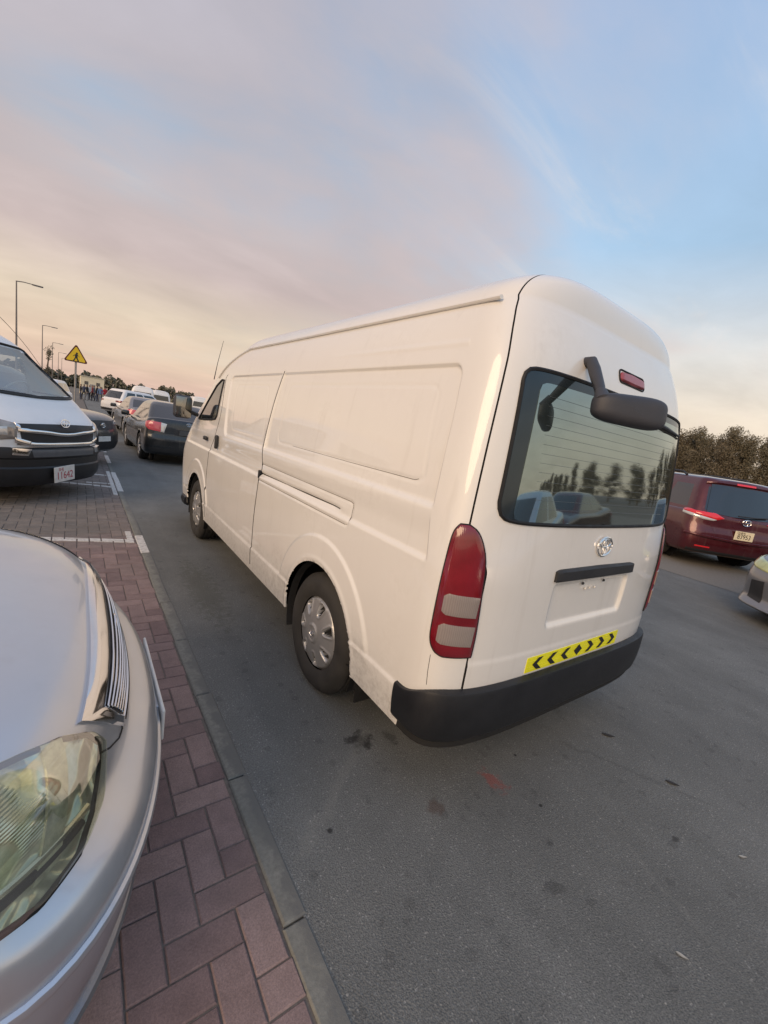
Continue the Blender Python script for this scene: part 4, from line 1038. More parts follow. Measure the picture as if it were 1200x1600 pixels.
# ================================================================== dark car nosing out of the bay beyond the minibus
L_ = 4.6
dk, bvd = car('dark_crossover', 'dark grey crossover nosing out of the bay behind the white minibus', 'car', (-5.50, 11.60, 0), R(-122), dark_paint, L_, .92, SUV_TUB, suv_cab(L_, 1.68), (.95, 3.65), .35)
for s in (-1, 1):
    decal(bvd[0], [(s*.88, L_-.55, .93), (s*.74, L_-.33, .91), (s*.46, L_-.18, .89)], [(s*.90, L_-.50, .84), (s*.78, L_-.25, .80), (s*.46, L_-.12, .81)], Vector((-s*.6, -.8, 0)), 'headlamp', plain('smoked_lamp', (.12, .10, .10), .15, .2, 1.), dk, .006, 16, 8, .012, .010)
    door_mirror(dk, s*.89, 3.1, 1.02, s, dark_paint)
decal(bvd[0], [(-.44, L_, .90), (0, L_, .91), (.44, L_, .90)], [(-.40, L_, .74), (0, L_, .72), (.40, L_, .74)], (0, -1, 0), 'grille', black_plastic, dk, .006, 16, 6)
emblem(dk, Matrix.Translation((0, L_-.03, .82)) @ Matrix.Rotation(R(180), 4, 'Z'), .95)
decal(bvd[0], [(-.60, L_, .50), (.60, L_, .50)], [(-.55, L_, .34), (.55, L_, .34)], (0, -1, 0), 'air_intake', black_plastic, dk, .005, 16, 6)
MB().rbox((0, L_+.012, .56), (.20, .004, .05), .003, 1).build('plate_holder', plate_white, dk)
L_ = 4.4
sv, bvs = car('white_crossover', 'white crossover with dark windows and slim red tail lamps beside the crowd', 'car', (-.55, 29.5, 0), R(-58), suv_white, L_, .92, SUV_TUB, suv_cab(L_), (.85, 3.5), .35)
for s in (-1, 1):
    decal(bvs[0], [(s*.90, .45, 1.0), (s*.85, .12, 1.0), (s*.55, .02, .98)], [(s*.90, .40, .92), (s*.85, .10, .88), (s*.55, .01, .90)], Vector((-s*.6, .8, 0)), 'tail_lamp', red_lens, sv, .006, 16, 6, .012, .008)
    door_mirror(sv, s*.90, 3.0, 1.02, s, suv_white)
decal(bvs[0], [(-.8, 0, .5), (.8, 0, .5)], [(-.78, 0, .36), (.78, 0, .36)], (0, 1, 0), 'bumper_valance', black_plastic, sv, .004, 20, 5)
# ================================================================== maroon minivan on the right
MV_TUB = [(.28, .22, .22, .12, .06, .12), (.34, .28, .30, .02, .02, .05), (.50, .46, .46, -.02, .0, .0), (.66, .64, .60, -.01, .0, .01), (.84, .82, .74, .035, .012, .05), (.98, .95, .86, .045, .03, .10), (1.06, 1.02, .95, .07, .06, .20), (1.09, 1.05, 1.02, .25, .2, .5), (1.10, 1.07, 1.06, .7, .5, 1.0)]
car.pillars = (.27, .57)
L_ = 5.08
mv, bvm = car('maroon_minivan', 'maroon minivan with bright red tail lamps parked right of the cargo van', 'minivan', (8.05, 1.28, 0), R(-37), maroon_paint, L_, .985, MV_TUB,
    [(1.0, .045, L_-1.05, .92), (1.60, .30, L_-2.05, .74), (1.71, .36, L_-2.25, .66), (1.745, .62, L_-2.6, .45), (1.75, .9, L_-2.8, .10)], (1.0, 4.03), .34, NR=40)
bm0, bm1 = bvm
for s in (-1, 1):
    A = [(s*.965, .36, 1.10), (s*.93, .14, 1.17), (s*.80, .06, 1.16), (s*.42, .03, 1.00)]; B = [(s*.975, .36, 1.03), (s*.94, .12, 1.01), (s*.80, .04, .985), (s*.55, .02, .955)]
    t_ = decal(bm0, A, B, Vector((-s*.6, .8, -.05)), 'tail_lamp', bright_red, mv, .012, 30, 10, .016, .012)
    decal(bm0, [(s*.975, .36, 1.028), (s*.94, .12, 1.008), (s*.80, .04, .983), (s*.56, .02, .953)], [(s*.975, .36, .985), (s*.94, .12, .955), (s*.80, .04, .93), (s*.62, .02, .925)], Vector((-s*.6, .8, 0)), 'reverse_lamp', plain_clear, t_, .014, 24, 5, .012, .006)
    decal(bm0, [(s*.80, 0, .435), (s*.55, 0, .435)], [(s*.80, 0, .41), (s*.55, 0, .41)], (0, 1, 0), 'rear_reflector', bright_red, mv, .004, 8, 4, .008)
    rl = MB().tube([(s*.66, 1.0, 1.72), (s*.67, 1.12, 1.775), (s*.68, 2.0, 1.79), (s*.67, 2.9, 1.775), (s*.66, 3.0, 1.72)], .022, 8).build('roof_rail', black_plastic, mv)
    door_mirror(mv, s*.95, 3.55, 1.03, s, maroon_paint)
decal(bm1, [(-.60, .3, 1.60), (0, .3, 1.61), (.60, .3, 1.60)], [(-.72, .0, 1.07), (0, .0, 1.04), (.72, 0, 1.07)], (0, 1, 0), 'rear_window', dark_glass, mv, .008, 30, 16, .012)
decal(bm1, [(-.66, .3, 1.685), (0, .3, 1.71), (.66, .3, 1.685)], [(-.68, .2, 1.635), (0, .2, 1.645), (.68, .2, 1.635)], (0, 1, -.2), 'roof_spoiler', maroon_paint, mv, .035, 24, 6, .05, .015)
decal(bm1, [(-.18, .3, 1.665), (.18, .3, 1.665)], [(-.18, .2, 1.645), (.18, .2, 1.645)], (0, 1, -.2), 'brake_lamp', bright_red, mv, .055, 10, 4, .012)
decal(bm0, [(-.62, 0, .855), (-.45, 0, .865), (.45, 0, .865), (.62, 0, .855)], [(-.50, 0, .665), (-.42, 0, .645), (.42, 0, .645), (.50, 0, .665)], (0, 1, 0), 'plate_recess', maroon_paint, mv, .003, 24, 8, .006)
decal(bm0, [(-.97, 0, .66), (0, 0, .62), (.97, 0, .66)], [(-.97, 0, .615), (0, 0, .575), (.97, 0, .615)], (0, 1, 0), 'bumper_ledge', maroon_paint, mv, .03, 40, 6, .04, .012)
decal(bm0, [(-.9, 0, .36), (.9, 0, .36)], [(-.88, 0, .30), (.88, 0, .30)], (0, 1, 0), 'bumper_valance', black_plastic, mv, .004, 20, 5)
emblem(mv, Matrix.Translation((.0, .015, .985)), 1.25)
plate(mv, Matrix.Translation((0, -.016, .735)), .36, .17, '83953', plate_cream, ink_black, .125, 'DUBAI')
MB().tube([(-.2, 0, 1.09), (.15, .02, 1.10), (.42, .05, 1.13)], .012, 6).build('rear_wiper', black_plastic, mv)
# ================================================================== grey car whose nose enters at the right edge
L_ = 4.7
car.pillars = (.47,)
NOSE_TUB = [(.24, .17, .17, .10, .05, .02), (.30, .22, .20, .03, .01, -.03), (.44, .40, .30, .0, .0, .05), (.58, .58, .50, .0, .0, .03), (.72, .74, .62, .03, .012, .06), (.92, .86, .70, .05, .03, .12), (1.04, .91, .76, .075, .06, .20), (1.10, .945, .83, .14, .11, .40), (1.115, .97, .92, .40, .28, .75), (1.0, .98, .97, .90, .55, 1.25)]
rc, bvr = car('grey_coupe', 'grey car with a front lip, only its nose entering at the right edge', 'car', (8.95, -1.55, 0), R(75), grey_paint, L_, .92, NOSE_TUB, sedan_cab(L_, 1.42), (.95, 3.75), .33)
yl = plain('yellowed_lamp', (.52, .55, .25), .1, .3, 1., .15)
for s in (-1, 1):
    decal(bvr[0], [(s*.86, L_-.62, .80), (s*.76, L_-.34, .76), (s*.50, L_-.17, .71)], [(s*.88, L_-.55, .70), (s*.80, L_-.26, .65), (s*.52, L_-.10, .62)], Vector((-s*.6, -.8, 0)), 'headlamp', yl, rc, .006, 16, 8, .012, .01)
    decal(bvr[0], [(s*.80, L_, .50), (s*.62, L_, .52)], [(s*.80, L_, .28), (s*.60, L_, .26)], Vector((-s*.2, -.9, 0)), 'fog_lamp_recess', black_plastic, rc, .005, 8, 8)
decal(bvr[0], [(-.50, L_, .62), (0, L_, .63), (.50, L_, .62)], [(-.42, L_, .26), (0, L_, .25), (.42, L_, .26)], (0, -1, 0), 'grille', black_plastic, rc, .006, 20, 10)
lip = smooth_poly([(-.93, L_-.62, .20), (-.90, L_-.35, .20), (-.62, L_-.05, .20), (0, L_+.05, .20), (.62, L_-.05, .20), (.90, L_-.35, .20), (.93, L_-.62, .20)], 40, 2)
MB().tube(lip, .035, 8, flat=.45).build('front_lip', grey_paint, rc)
# ================================================================== silver sedan in the left foreground (faces the road, +X)
L_ = 4.83; XN, YC = -1.806, .68
LX_TUB = [(.24, .17, .17, .10, .07, .14), (.28, .20, .205, .03, .03, .060), (.36, .30, .300, .0, .008, .028), (.46, .42, .430, .0, .0, .004), (.56, .52, .515, .0, .0, .0), (.62, .58, .570, .0, .0, .022), (.70, .66, .618, .02, .008, .088),
          (.86, .74, .720, .04, .02, .118), (.98, .82, .775, .06, .035, .150), (1.06, .885, .815, .085, .07, .205), (1.10, .925, .865, .14, .13, .36), (1.115, .955, .925, .40, .30, .75), (1.0, .975, .965, .90, .55, 1.25)]
car.pillars = (.47,)
lx, bvl = car('silver_sedan', 'silver sedan in the left foreground with a yellowed headlamp and chrome grille', 'car', (XN-L_, YC, 0), R(-90), silver_paint, L_, .90, LX_TUB, sedan_cab(L_, 1.46), (1.0, 3.80), .32, NR=24, NS=80, NF=90, nf=2.2, bf=.36)
t0 = bvl[0]
def LP(x, s, z): return (x, L_-s, z)
HA = [LP(.612, .145, .730), LP(.600, .200, .760), LP(.600, .30, .775), (.62, L_-.40, .782), (.66, L_-.52, .790), (.74, L_-.66, .800), (.83, L_-.76, .805)]
HB = [LP(.660, .148, .686), LP(.700, .180, .638), LP(.750, .228, .608), (.815, L_-.30, .602), (.855, L_-.40, .612), (.885, L_-.56, .655), (.885, L_-.74, .74)]
b = NB('yellowed_headlamp'); v = b.coord(); b.set(Roughness=.2, Coat_Weight=.0, Metallic=.5)
w = b.n('ShaderNodeTexWave'); w.inputs['Scale'].default_value = 9; w.inputs['Distortion'].default_value = 5; w.inputs['Detail'].default_value = 2; w.inputs['Detail Scale'].default_value = 1.2; b.l(v, w.inputs[0])
w2 = b.n('ShaderNodeTexWave'); w2.inputs['Scale'].default_value = 60; b.l(v, w2.inputs[0]); w2.bands_direction = 'Z'
lc = b.mix(b.mr(b.noise(13, 4, .6, v, 1.5), .38, .62, 0, 1), (.58, .62, .50), (.84, .86, .75)); lc = b.mix(b.mth('MULTIPLY', w2.outputs['Fac'], b.mr(b.noise(6, 3, .5, v), .5, .6, 0, .5)), lc, (.66, .66, .52))
b.col(lc); hh = b.mth('ADD', b.mth('MULTIPLY', b.noise(9, 1, .4, v, .8), 6.0), b.mth('MULTIPLY', b.mth('MULTIPLY', w2.outputs['Fac'], .12), b.mr(b.noise(7, 2, .4, v), .50, .54, 0, 1))); b.bump(hh, .9, .03); inner_m = b.m
b = NB('lamp_cover'); tr = b.n('ShaderNodeBsdfTransparent'); tr.inputs[0].default_value = (.95, .97, .85, 1)
gl = b.n('ShaderNodeBsdfGlossy'); gl.inputs['Roughness'].default_value = .05
fr = b.n('ShaderNodeFresnel'); fr.inputs[0].default_value = 1.5; mx = b.n('ShaderNodeMixShader')
b.l(b.mth('MULTIPLY_ADD', fr.outputs[0], .42, .03, clamp=True), mx.inputs[0]); b.l(tr.outputs[0], mx.inputs[1]); b.l(gl.outputs[0], mx.inputs[2]); b.l(mx.outputs[0], b.o.inputs[0]); lamp_cover = b.m
refl = plain('lamp_reflector', (.72, .73, .62), .16, .9, 0, .1)
for s in (1, -1):
    A = [(s*a, b_, c) for a, b_, c in HA]; B = [(s*a, b_, c) for a, b_, c in HB]
    hl = decal(t0, A, B, Vector((-s*.62, -.72, -.3)), 'headlamp', inner_m, lx, .003, 50, 22, .012, .0, 0)
    decal(t0, A, B, Vector((-s*.62, -.72, -.3)), 'lamp_cover', lamp_cover, hl, .020 if s == 1 else .006, 50, 22, .020 if s == 1 else .005, .010 if s == 1 else 0, 0)
    if s == -1: outline_tube(t0, A+B[::-1], Vector((-s*.62, -.72, -.3)), 'lamp_seal', seal, hl, .005, .001, 140); continue
    for q0, q1, mt in (((.690, .205, .655), (.86, .52, .655), refl), ((.705, .225, .638), (.865, .50, .640), seal)):
        outline_tube(t0, [(q0[0]*(1-t)+q1[0]*t, L_-(q0[1]*(1-t)+q1[1]*t), q0[2]*(1-t)+q1[2]*t) for t in np.linspace(0, 1, 12)], Vector((-s*.62, -.72, -.3)), 'lamp_trim', mt, hl, .008, .004, 30, False, 8)
    decal(t0, [(.60, L_-.30, .775), (.62, L_-.345, .785)], [(.735, L_-.30, .62), (.77, L_-.345, .62)], Vector((-.62, -.72, -.3)), 'ribbed_lens', plain('ribbed_lens', (.55, .57, .45), .2, .3, .5, .4, 40), hl, .009, 6, 14, .006)
    for cx, sy, cz, rr in ((.715, .345, .705, .062), (.660, .232, .712, .040), (.80, .55, .73, .05)):
        h, nr_, _, _ = t0.ray_cast(Vector((s*cx, L_-sy, cz))+Vector((s*.62, .72, .3))*1.5, Vector((-s*.62, -.72, -.3)).normalized())
        if h is None: continue
        Mx = nr_.to_track_quat('Z', 'Y').to_matrix()
        mb = MB(); mb.lathe([(.018, rr), (.012, rr*.94), (.004, rr*.6), (.003, rr*.30), (.016, rr*.22), (.017, .001)], 26, 'Z')
        mb.V = [tuple(Mx @ Vector(q)+h) for q in mb.V]; mb.build('reflector_bowl', refl, hl)
    outline_tube(t0, A+B[::-1], Vector((-s*.62, -.72, -.3)), 'lamp_seal', seal, hl, .007, .002, 140)
# grille: chrome surround and slim fins
GT = [LP(x, .168+.09*abs(x)**1.9*1.6, .802-.02*abs(x)) for x in np.linspace(-.50, .50, 15)]
dF = Vector((0, -1, -.18))
gr = decal(t0, [LP(x, .14, .790-.03*(x/.47)**2) for x in np.linspace(-.49, .49, 21)], [LP(x, .10, .640+.010*(x/.4)**2) for x in np.linspace(-.40, .40, 21)], dF, 'grille', black_plastic, lx, .004, 40, 12, .01)
for k in range(6):
    t = (k+.6)/6.2; z = .785-.140*t; xw = .485-.085*t
    outline_tube(t0, [LP(x, .12, z-.03*(1-t)*(x/.47)**2+.012*t*(x/.4)**2) for x in np.linspace(-xw, xw, 25)], dF, 'grille_fin', chrome, gr, .0036, .009, 40, False, 6)
top = [LP(x, .15, .802-.030*(x/.47)**2) for x in np.linspace(-.47, .47, 25)]
low = [LP(x, .10, .632+.010*(x/.4)**2) for x in np.linspace(-.41, .41, 25)]
sur = decal(t0, [LP(x, .2, .822-.028*(x/.50)**2) for x in np.linspace(-.575, .575, 31)], [LP(x, .15, .783-.030*(x/.47)**2) for x in np.linspace(-.50, .50, 31)], dF, 'grille_surround', chrome, lx, .009, 50, 6, .012, .008)
for s in (1, -1):
    decal(t0, [LP(s*.575, .2, .785), LP(s*.495, .13, .70), LP(s*.425, .10, .632)], [LP(s*.49, .15, .755), LP(s*.445, .12, .695), LP(s*.398, .10, .648)], dF, 'surround_side', chrome, sur, .009, 14, 6, .012, .006)
outline_tube(t0, low, dF, 'surround_lower', chrome, sur, .007, .006, 40, False)
emblem(lx, Matrix.Translation(LP(0, .125, .715)) @ Matrix.Rotation(R(180), 4, 'Z'), .9)
# panel joints: bonnet edge and bumper top
for s in (1, -1):
    outline_tube(t0, [LP(s*x, .1, z) for x, z in ((.425, .630), (.47, .637), (.53, .668), (.58, .705), (.610, .735))], dF, 'panel_joint', seal, lx, .0028, .0, 30, False, 5)
    False and outline_tube(t0, [(s*.58, L_-.30, .80), (s*.60, L_-.5, .85), (s*.66, L_-.9, .92), (s*.70, L_-1.3, .96)], (0, 0, -1), 'panel_joint', seal, lx, .0025, .0, 40, False, 5)
# bumper: rub strip, groove, lower valance, plate
TRIM = [(x, L_, .500) for x in np.linspace(0, .78, 24)]+[(.86, L_-.22, .502), (.90, L_-.40, .505), (.90, L_-.55, .505)]
full = [(-x, y_, z) for x, y_, z in TRIM[::-1][:-1]]+TRIM
def around(pts, name, mat, r, off, zz, flat=1.0):
    Q = []
    for x, y_, z in pts:
        d = Vector((-x, -(y_-(L_-1.0)), 0)).normalized(); h, nr_, _, _ = t0.ray_cast(Vector((0, L_-1.0, zz))-d*3, d)
        if h is None: continue
        Q.append(h-d*off)
    return MB().tube(Q, r, 8, False, True, flat).build(name, mat, lx)
import itertools
arc = [(.95*math.sin(a), L_-1.0+1.05*math.cos(a), 0) for a in np.linspace(R(-82), R(82), 90)]
around(arc, 'bumper_strip', silver_paint, .010, .004, .475, 1.5)
around(arc, 'strip_groove', seal, .004, .001, .462)
around(arc, 'valance_lip', grey_paint, .016, .004, .235)
plo = MB().rbox((0, 0, 0), (.26, .005, .056), .003, 1).build('number_plate', plate_white, lx); plo.location = (-.02, L_+.012, .455)
MB().rbox((0, -.010, 0), (.20, .006, .035), .003, 1).build('plate_bracket', silver_paint, plo)
for s in (-1, 1): door_mirror(lx, s*.87, 3.25, .95, s, silver_paint)
# washer nozzle mark on the bonnet edge
# ================================================================== white minibus parked nose-out
bus = empty('white_minibus', (0, 0, 0), 0, 'white minibus parked nose-out at the left edge with black bumper and chrome grille', 'minibus')
HDG = R(127); fx, fy = math.sin(HDG), math.cos(HDG)
bus.rotation_euler = (0, 0, -HDG); BFC = (-2.15, 6.0); bus.location = (BFC[0]-5.38*fx, BFC[1]-5.38*fy, 0)
P2, G2, bot2 = van_shell(False)
BV2 = BVHTree.FromPolygons([Vector(p) for p in P2], [f for g in G2.values() for f in g if len(f) == 4])
# open the windscreen: faces of the front between the pillars become glass
fb_, fg_ = [], []; fs_ = {}
for f in G2['body']:
    c = P2[list(f)].mean(0)
    zf0 = 1.295+.05*(abs(c[0])/.75)**2; zf1 = 1.87-.05*(abs(c[0])/.65)**2; xl = .80-.20*(c[2]-1.2)/.65
    isf = len(f) == 4 and c[1] > float(van_yj(c[2]))+.10 and zf0 < c[2] < zf1 and abs(c[0]) < xl
    k_ = next((q for q, (y0, y1) in enumerate(((.40, 1.40), (1.50, 2.45), (2.55, 3.45), (3.60, 4.05))) if y0 < c[1] < y1), None)
    if len(f) == 4 and k_ is not None and 1.30 < c[2] < 1.78 and abs(c[0]) > .8: fs_.setdefault((k_, c[0] > 0), []).append(f)
    else: (fg_ if isf else fb_).append(f)
bb = sub_mesh('body', P2, fb_, bus_paint, bus)
sub_mesh('windscreen', P2, fg_, clear_glass, bus)
for ff in fs_.values(): sub_mesh('side_window', P2, ff, clear_glass, bus)
A = [(-.62, 4.6, 1.855), (-.58, 4.6, 1.872), (0, 4.6, 1.885), (.58, 4.6, 1.872), (.62, 4.6, 1.855)]; B = [(-.79, 4.9, 1.345), (-.74, 4.9, 1.315), (0, 4.9, 1.285), (.74, 4.9, 1.315), (.79, 4.9, 1.345)]
outline_tube(BV2, A+B[::-1], (0, -1, 0), 'windscreen_seal', seal, bus, .020, .002, 140)
dFb = (0, -1, 0)
def bp(x, z): return (x, 5.3, z)
# grille: black openings between chrome bars
g1_ = decal(BV2, [bp(x, .985-.03*abs(x)**2) for x in np.linspace(-.62, .62, 21)], [bp(x, .760-.02*abs(x)**2) for x in np.linspace(-.58, .58, 21)], dFb, 'grille', black_plastic, bus, .004, 40, 10, .01)
def bar(pts, r, off, nm='chrome_bar', flat=1.0, mat=chrome):
    return decal(BV2, [bp(x, z+r) for x, z in pts], [bp(x, z-r) for x, z in pts], dFb, nm, mat, g1_, off, 40, 5, off+.006, .006)
bar([(-.63, .905), (-.30, .885), (-.12, .865), (0, .86), (.12, .865), (.30, .885), (.63, .905)], .020, .020)
bar([(-.64, .955), (-.60, .93)], .025, .018); bar([(.60, .93), (.64, .955)], .025, .018)
bar([(-.64, .760), (-.45, .735), (0, .730), (.45, .735), (.64, .760)], .026, .024)
for s in (-1, 1):
    bar([(s*.66, .79), (s*.50, .745)], .030, .026)
    hlb = decal(BV2, [(s*.90, 4.95, 1.02), (s*.80, 5.2, 1.015), (s*.64, 5.3, .975)], [(s*.92, 4.95, .80), (s*.82, 5.2, .775), (s*.64, 5.3, .80)], Vector((-s*.5, -.86, 0)), 'headlamp', plain('bus_lamp', (.34, .31, .28), .12, .3, 1., .3), bus, .006, 24, 12, .012, .012)
    decal(BV2, [(s*.86, 5.05, .92), (s*.72, 5.25, .93)], [(s*.86, 5.05, .84), (s*.72, 5.25, .84)], Vector((-s*.5, -.86, 0)), 'headlamp_bulb', plain_clear, hlb, .020, 10, 6, .012, .008)
    # bumper corner trim
    decal(BV2, [(s*.70, 5.3, .70), (s*.52, 5.36, .69)], [(s*.70, 5.3, .62), (s*.56, 5.36, .61)], Vector((-s*.3, -.95, 0)), 'chrome_corner', chrome, bus, .055, 8, 6, .06, .004)
# bumper: black with a grey upper step
lvls = [(-.01, .700), (.02, .699), (.045, .685), (.055, .66), (.055, .58), (.040, .560), (.040, .47), (.055, .45), (.055, .38), (.045, .30), (.0, .235), (-.06, .230)]
fr_ = np.linspace(0, 1, 60); V = []; F = []
xq, dq = se_curve(.935, .50, 2.6, fr_); yq = 4.86+dq; tx_ = np.gradient(xq); ty_ = np.gradient(yq); l_ = np.hypot(tx_, ty_); nxq, nyq = -ty_/l_, tx_/l_
cl = [(-1, .935, e, 1, 0) for e in np.linspace(4.60, 4.86, 5)[:-1]]+[(-1, xq[i], yq[i], nxq[i], nyq[i]) for i in range(59, -1, -1)]+[(1, xq[i], yq[i], nxq[i], nyq[i]) for i in range(1, 60)]+[(1, .935, e, 1, 0) for e in np.linspace(4.86, 4.60, 5)[1:]]
for sg, x, y_, a, c in cl:
    for o_, z in lvls: V.append((sg*(x+a*o_), y_+c*o_, z))
k = len(lvls); F = [(i*k+j, i*k+j+1, (i+1)*k+j+1, (i+1)*k+j) for i in range(len(cl)-1) for j in range(k-1)]
mesh_obj('front_bumper', V, F, bumper_plastic, bus, True, 35)
sV = [v_ for v_ in V]; 
decal(BVHTree.FromPolygons([Vector(q) for q in V], F), [(x, 5.4, .675) for x in np.linspace(-.52, .52, 9)], [(x, 5.4, .59) for x in np.linspace(-.50, .50, 9)], dFb, 'bumper_step', plain('grey_bumper_step', (.10, .105, .115), .4), bus, .004, 24, 5, .004)
emblem(bus, Matrix.Translation((0, 5.355, 1.005)) @ Matrix.Rotation(R(180), 4, 'Z') @ Matrix.Rotation(R(-12), 4, 'X'), 1.1)
plate(bus, Matrix.Translation((.10, 5.445, .37)) @ Matrix.Rotation(R(180), 4, 'Z') @ Matrix.Rotation(R(-4), 4, 'Y'), .34, .20, '11642', plate_white, ink_red, .135, 'SHJ')
# wipers, cowl
for s, x0 in ((-1, -.55), (1, .12)):
    wpts = []
    for t in np.linspace(0, 1, 9):
        x = x0+.52*t*1.0; h, nr_, _, _ = BV2.ray_cast(Vector((x, 8, 1.325+.03*t+.02*abs(x))), Vector((0, -1, 0))); wpts.append(h+nr_*.018)
    MB().tube(wpts, .011, 6).build('wiper', black_plastic, bus)
outline_tube(BV2, [(x, 5, 1.280+.03*(x/.75)**2) for x in np.linspace(-.76, .76, 30)], dFb, 'cowl', black_plastic, bus, .020, .004, 40, False)
# cabin seen through the glass: dashboard, seats, steering wheel
MB().rbox((0, 4.62, 1.14), (.80, .22, .10), .05, 3).build('dashboard', plain('dash_grey', (.30, .31, .30), .7), bus)
for x in (-.45, .1, .48):
    st_ = empty('seat', (x, 3.72, .80)); st_.parent = bus
    MB().rbox((0, .02, .45), (.22, .06, .30), .05, 3, Matrix.Rotation(R(10), 3, 'X')).build('backrest', seat_cloth, st_)
    MB().rbox((0, .10, .84), (.12, .045, .08), .035, 3).build('headrest', seat_cloth, st_)
    MB().rbox((0, .30, .12), (.22, .25, .07), .05, 3).build('cushion', seat_cloth, st_)
MB().tube([(-.42+.19*math.cos(a), 4.32+.10*math.sin(a), 1.28+.16*math.sin(a)) for a in np.linspace(0, 2*math.pi, 25)[:-1]], .014, 6, True).build('steering_wheel', plain('wheel_grey', (.45, .45, .43), .6), bus)
MB().box((0, 2.3, 1.15), (.80, 1.9, .015)).build('cabin_floor', plain('cabin_floor', (.20, .20, .19), .8), bus)
MB().rbox((.12, 4.42, 1.74), (.10, .015, .035), .012, 2).build('cabin_mirror', black_plastic, bus)
for wy in (RWY, FWY):
    for s in (-1, 1):
        arch_liner(bus, s, wy); wheel(bus, s*.815, wy, .345, .345, s, .195, .205, 'hub')
mesh_obj('floor_pan', P2[list(bot2)]*np.array([.985, .995, 1])+np.array([0, .02, .012]), [tuple(range(len(bot2)))], underbody, bus, False)
# ------------------------------------------------------------------ trees
b = NB('casuarina_foliage'); v = b.coord('Object'); b.set(Roughness=.8); oi = b.n('ShaderNodeObjectInfo')
at = b.n('ShaderNodeAttribute'); at.attribute_name = 'rnd'; at.attribute_type = 'GEOMETRY'
fc = b.mix(at.outputs['Fac'], (.100, .098, .062), (.215, .185, .125)); fc = b.mix(b.mth('MULTIPLY', oi.outputs['Random'], .5), fc, (.15, .115, .08))
b.col(fc); foliage = b.m
b = NB('dry_scrub'); b.set(Roughness=.9); at = b.n('ShaderNodeAttribute'); at.attribute_name = 'rnd'; at.attribute_type = 'GEOMETRY'
b.col(b.mix(at.outputs['Fac'], (.10, .09, .06), (.20, .125, .085))); scrub = b.m
b = NB('far_foliage'); b.set(Roughness=.9); at = b.n('ShaderNodeAttribute'); at.attribute_name = 'rnd'; at.attribute_type = 'GEOMETRY'
b.col(b.mix(at.outputs['Fac'], (.11, .112, .08), (.18, .17, .125))); far_fol = b.m
bark = plain('bark', (.10, .075, .055), .9)
def leaf_mesh(name, pts, sizes, mat, parent, droop=.5, flat=.45):
    n = len(pts); pts = np.asarray(pts); V = np.zeros((n, 4, 3)); rng = np.random.RandomState(len(pts))
    d = rng.normal(size=(n, 3)); d[:, 2] -= droop; d /= np.linalg.norm(d, axis=1)[:, None]
    e = np.cross(d, rng.normal(size=(n, 3))); e /= np.linalg.norm(e, axis=1)[:, None]
    s = np.asarray(sizes)[:, None]
    V[:, 0] = pts-d*s; V[:, 1] = pts+e*s*flat; V[:, 2] = pts+d*s; V[:, 3] = pts-e*s*flat
    o = mesh_obj(name, V.reshape(-1, 3), np.arange(4*n).reshape(n, 4), mat, parent, False)
    o.data.attributes.new('rnd', 'FLOAT', 'POINT').data.foreach_set('value', np.repeat(rng.rand(n), 4)); return o
def make_tree(seed, h, rad, name='casuarina_tree', mat=None, leaves=2600, slim=False):
    rg = np.random.RandomState(seed); root = empty(name); mb = MB()
    lean = rg.uniform(-.05, .05, 2)
    tp = [(lean[0]*t*h+.12*math.sin(t*5+seed), lean[1]*t*h+.1*math.cos(t*4+seed)-.1, t*h*.93) for t in np.linspace(0, 1, 9)]
    mb.tube(tp, [.17*(1-t)**.8+.02 for t in np.linspace(0, 1, 9)], 7)
    P = []; S = []; clumps = []
    for k in range(19 if not slim else 9):
        t = rg.uniform(.12, .95); a = rg.uniform(0, 2*math.pi); rr = rad*(.35+.75*math.sin(math.pi*min(1, t*.85+.12)))*rg.uniform(.35, .85)
        if slim: rr *= .5*(1.1-t)
        i = int(t*8); b0 = np.array(tp[i])*(1-(t*8-i))+np.array(tp[min(8, i+1)])*(t*8-i)
        tip = b0+np.array([rr*math.cos(a), rr*math.sin(a), rg.uniform(.3, .9)*rad*.5])
        mb.tube([b0, (b0+tip)/2+np.array([0, 0, .08]), tip], [.055, .035, .015], 5); clumps.append((tip, rg.uniform(.45, .85)*rad*.62)); clumps.append(((b0+tip)/2, rg.uniform(.3, .5)*rad*.6))
    clumps.append((np.array(tp[-1])+np.array([0, 0, h*.03]), rad*.38))
    per = leaves//len(clumps)
    for c, r_ in clumps:
        q = rg.normal(size=(per, 3)); q /= np.linalg.norm(q, axis=1)[:, None]; q *= (rg.rand(per, 1)**.45)*r_; q[:, 2] *= 1.15
        P.append(c+q); S.append(rg.uniform(.07, .19, per))
    leaf_mesh('crown', np.concatenate(P), np.concatenate(S), mat or foliage, root, .55, .30)
    mb.build('trunk', bark, root); return root
protos = [make_tree(11, 8.8, 2.3, leaves=7500), make_tree(23, 7.9, 2.5, leaves=7500), make_tree(37, 9.4, 2.1, leaves=7500), make_tree(51, 7.2, 2.6, leaves=7500)]
used = set()
def put_tree(k, x, y, s, rz, label, group):
    r = protos[k] if k not in used else copy_tree(protos[k]); used.add(k)
    r.location = (x, y, -.05); r.scale = (s, s, s*random.uniform(.94, 1.08)); r.rotation_euler = (0, 0, rz); tag(r, label, 'tree', group)
a0 = np.array([74., 46.]); a1 = np.array([69., -14.]); a2 = np.array([185., -165.]); Ln = np.linalg.norm(a1-a0)
sh_ = np.array([3.2, .3])
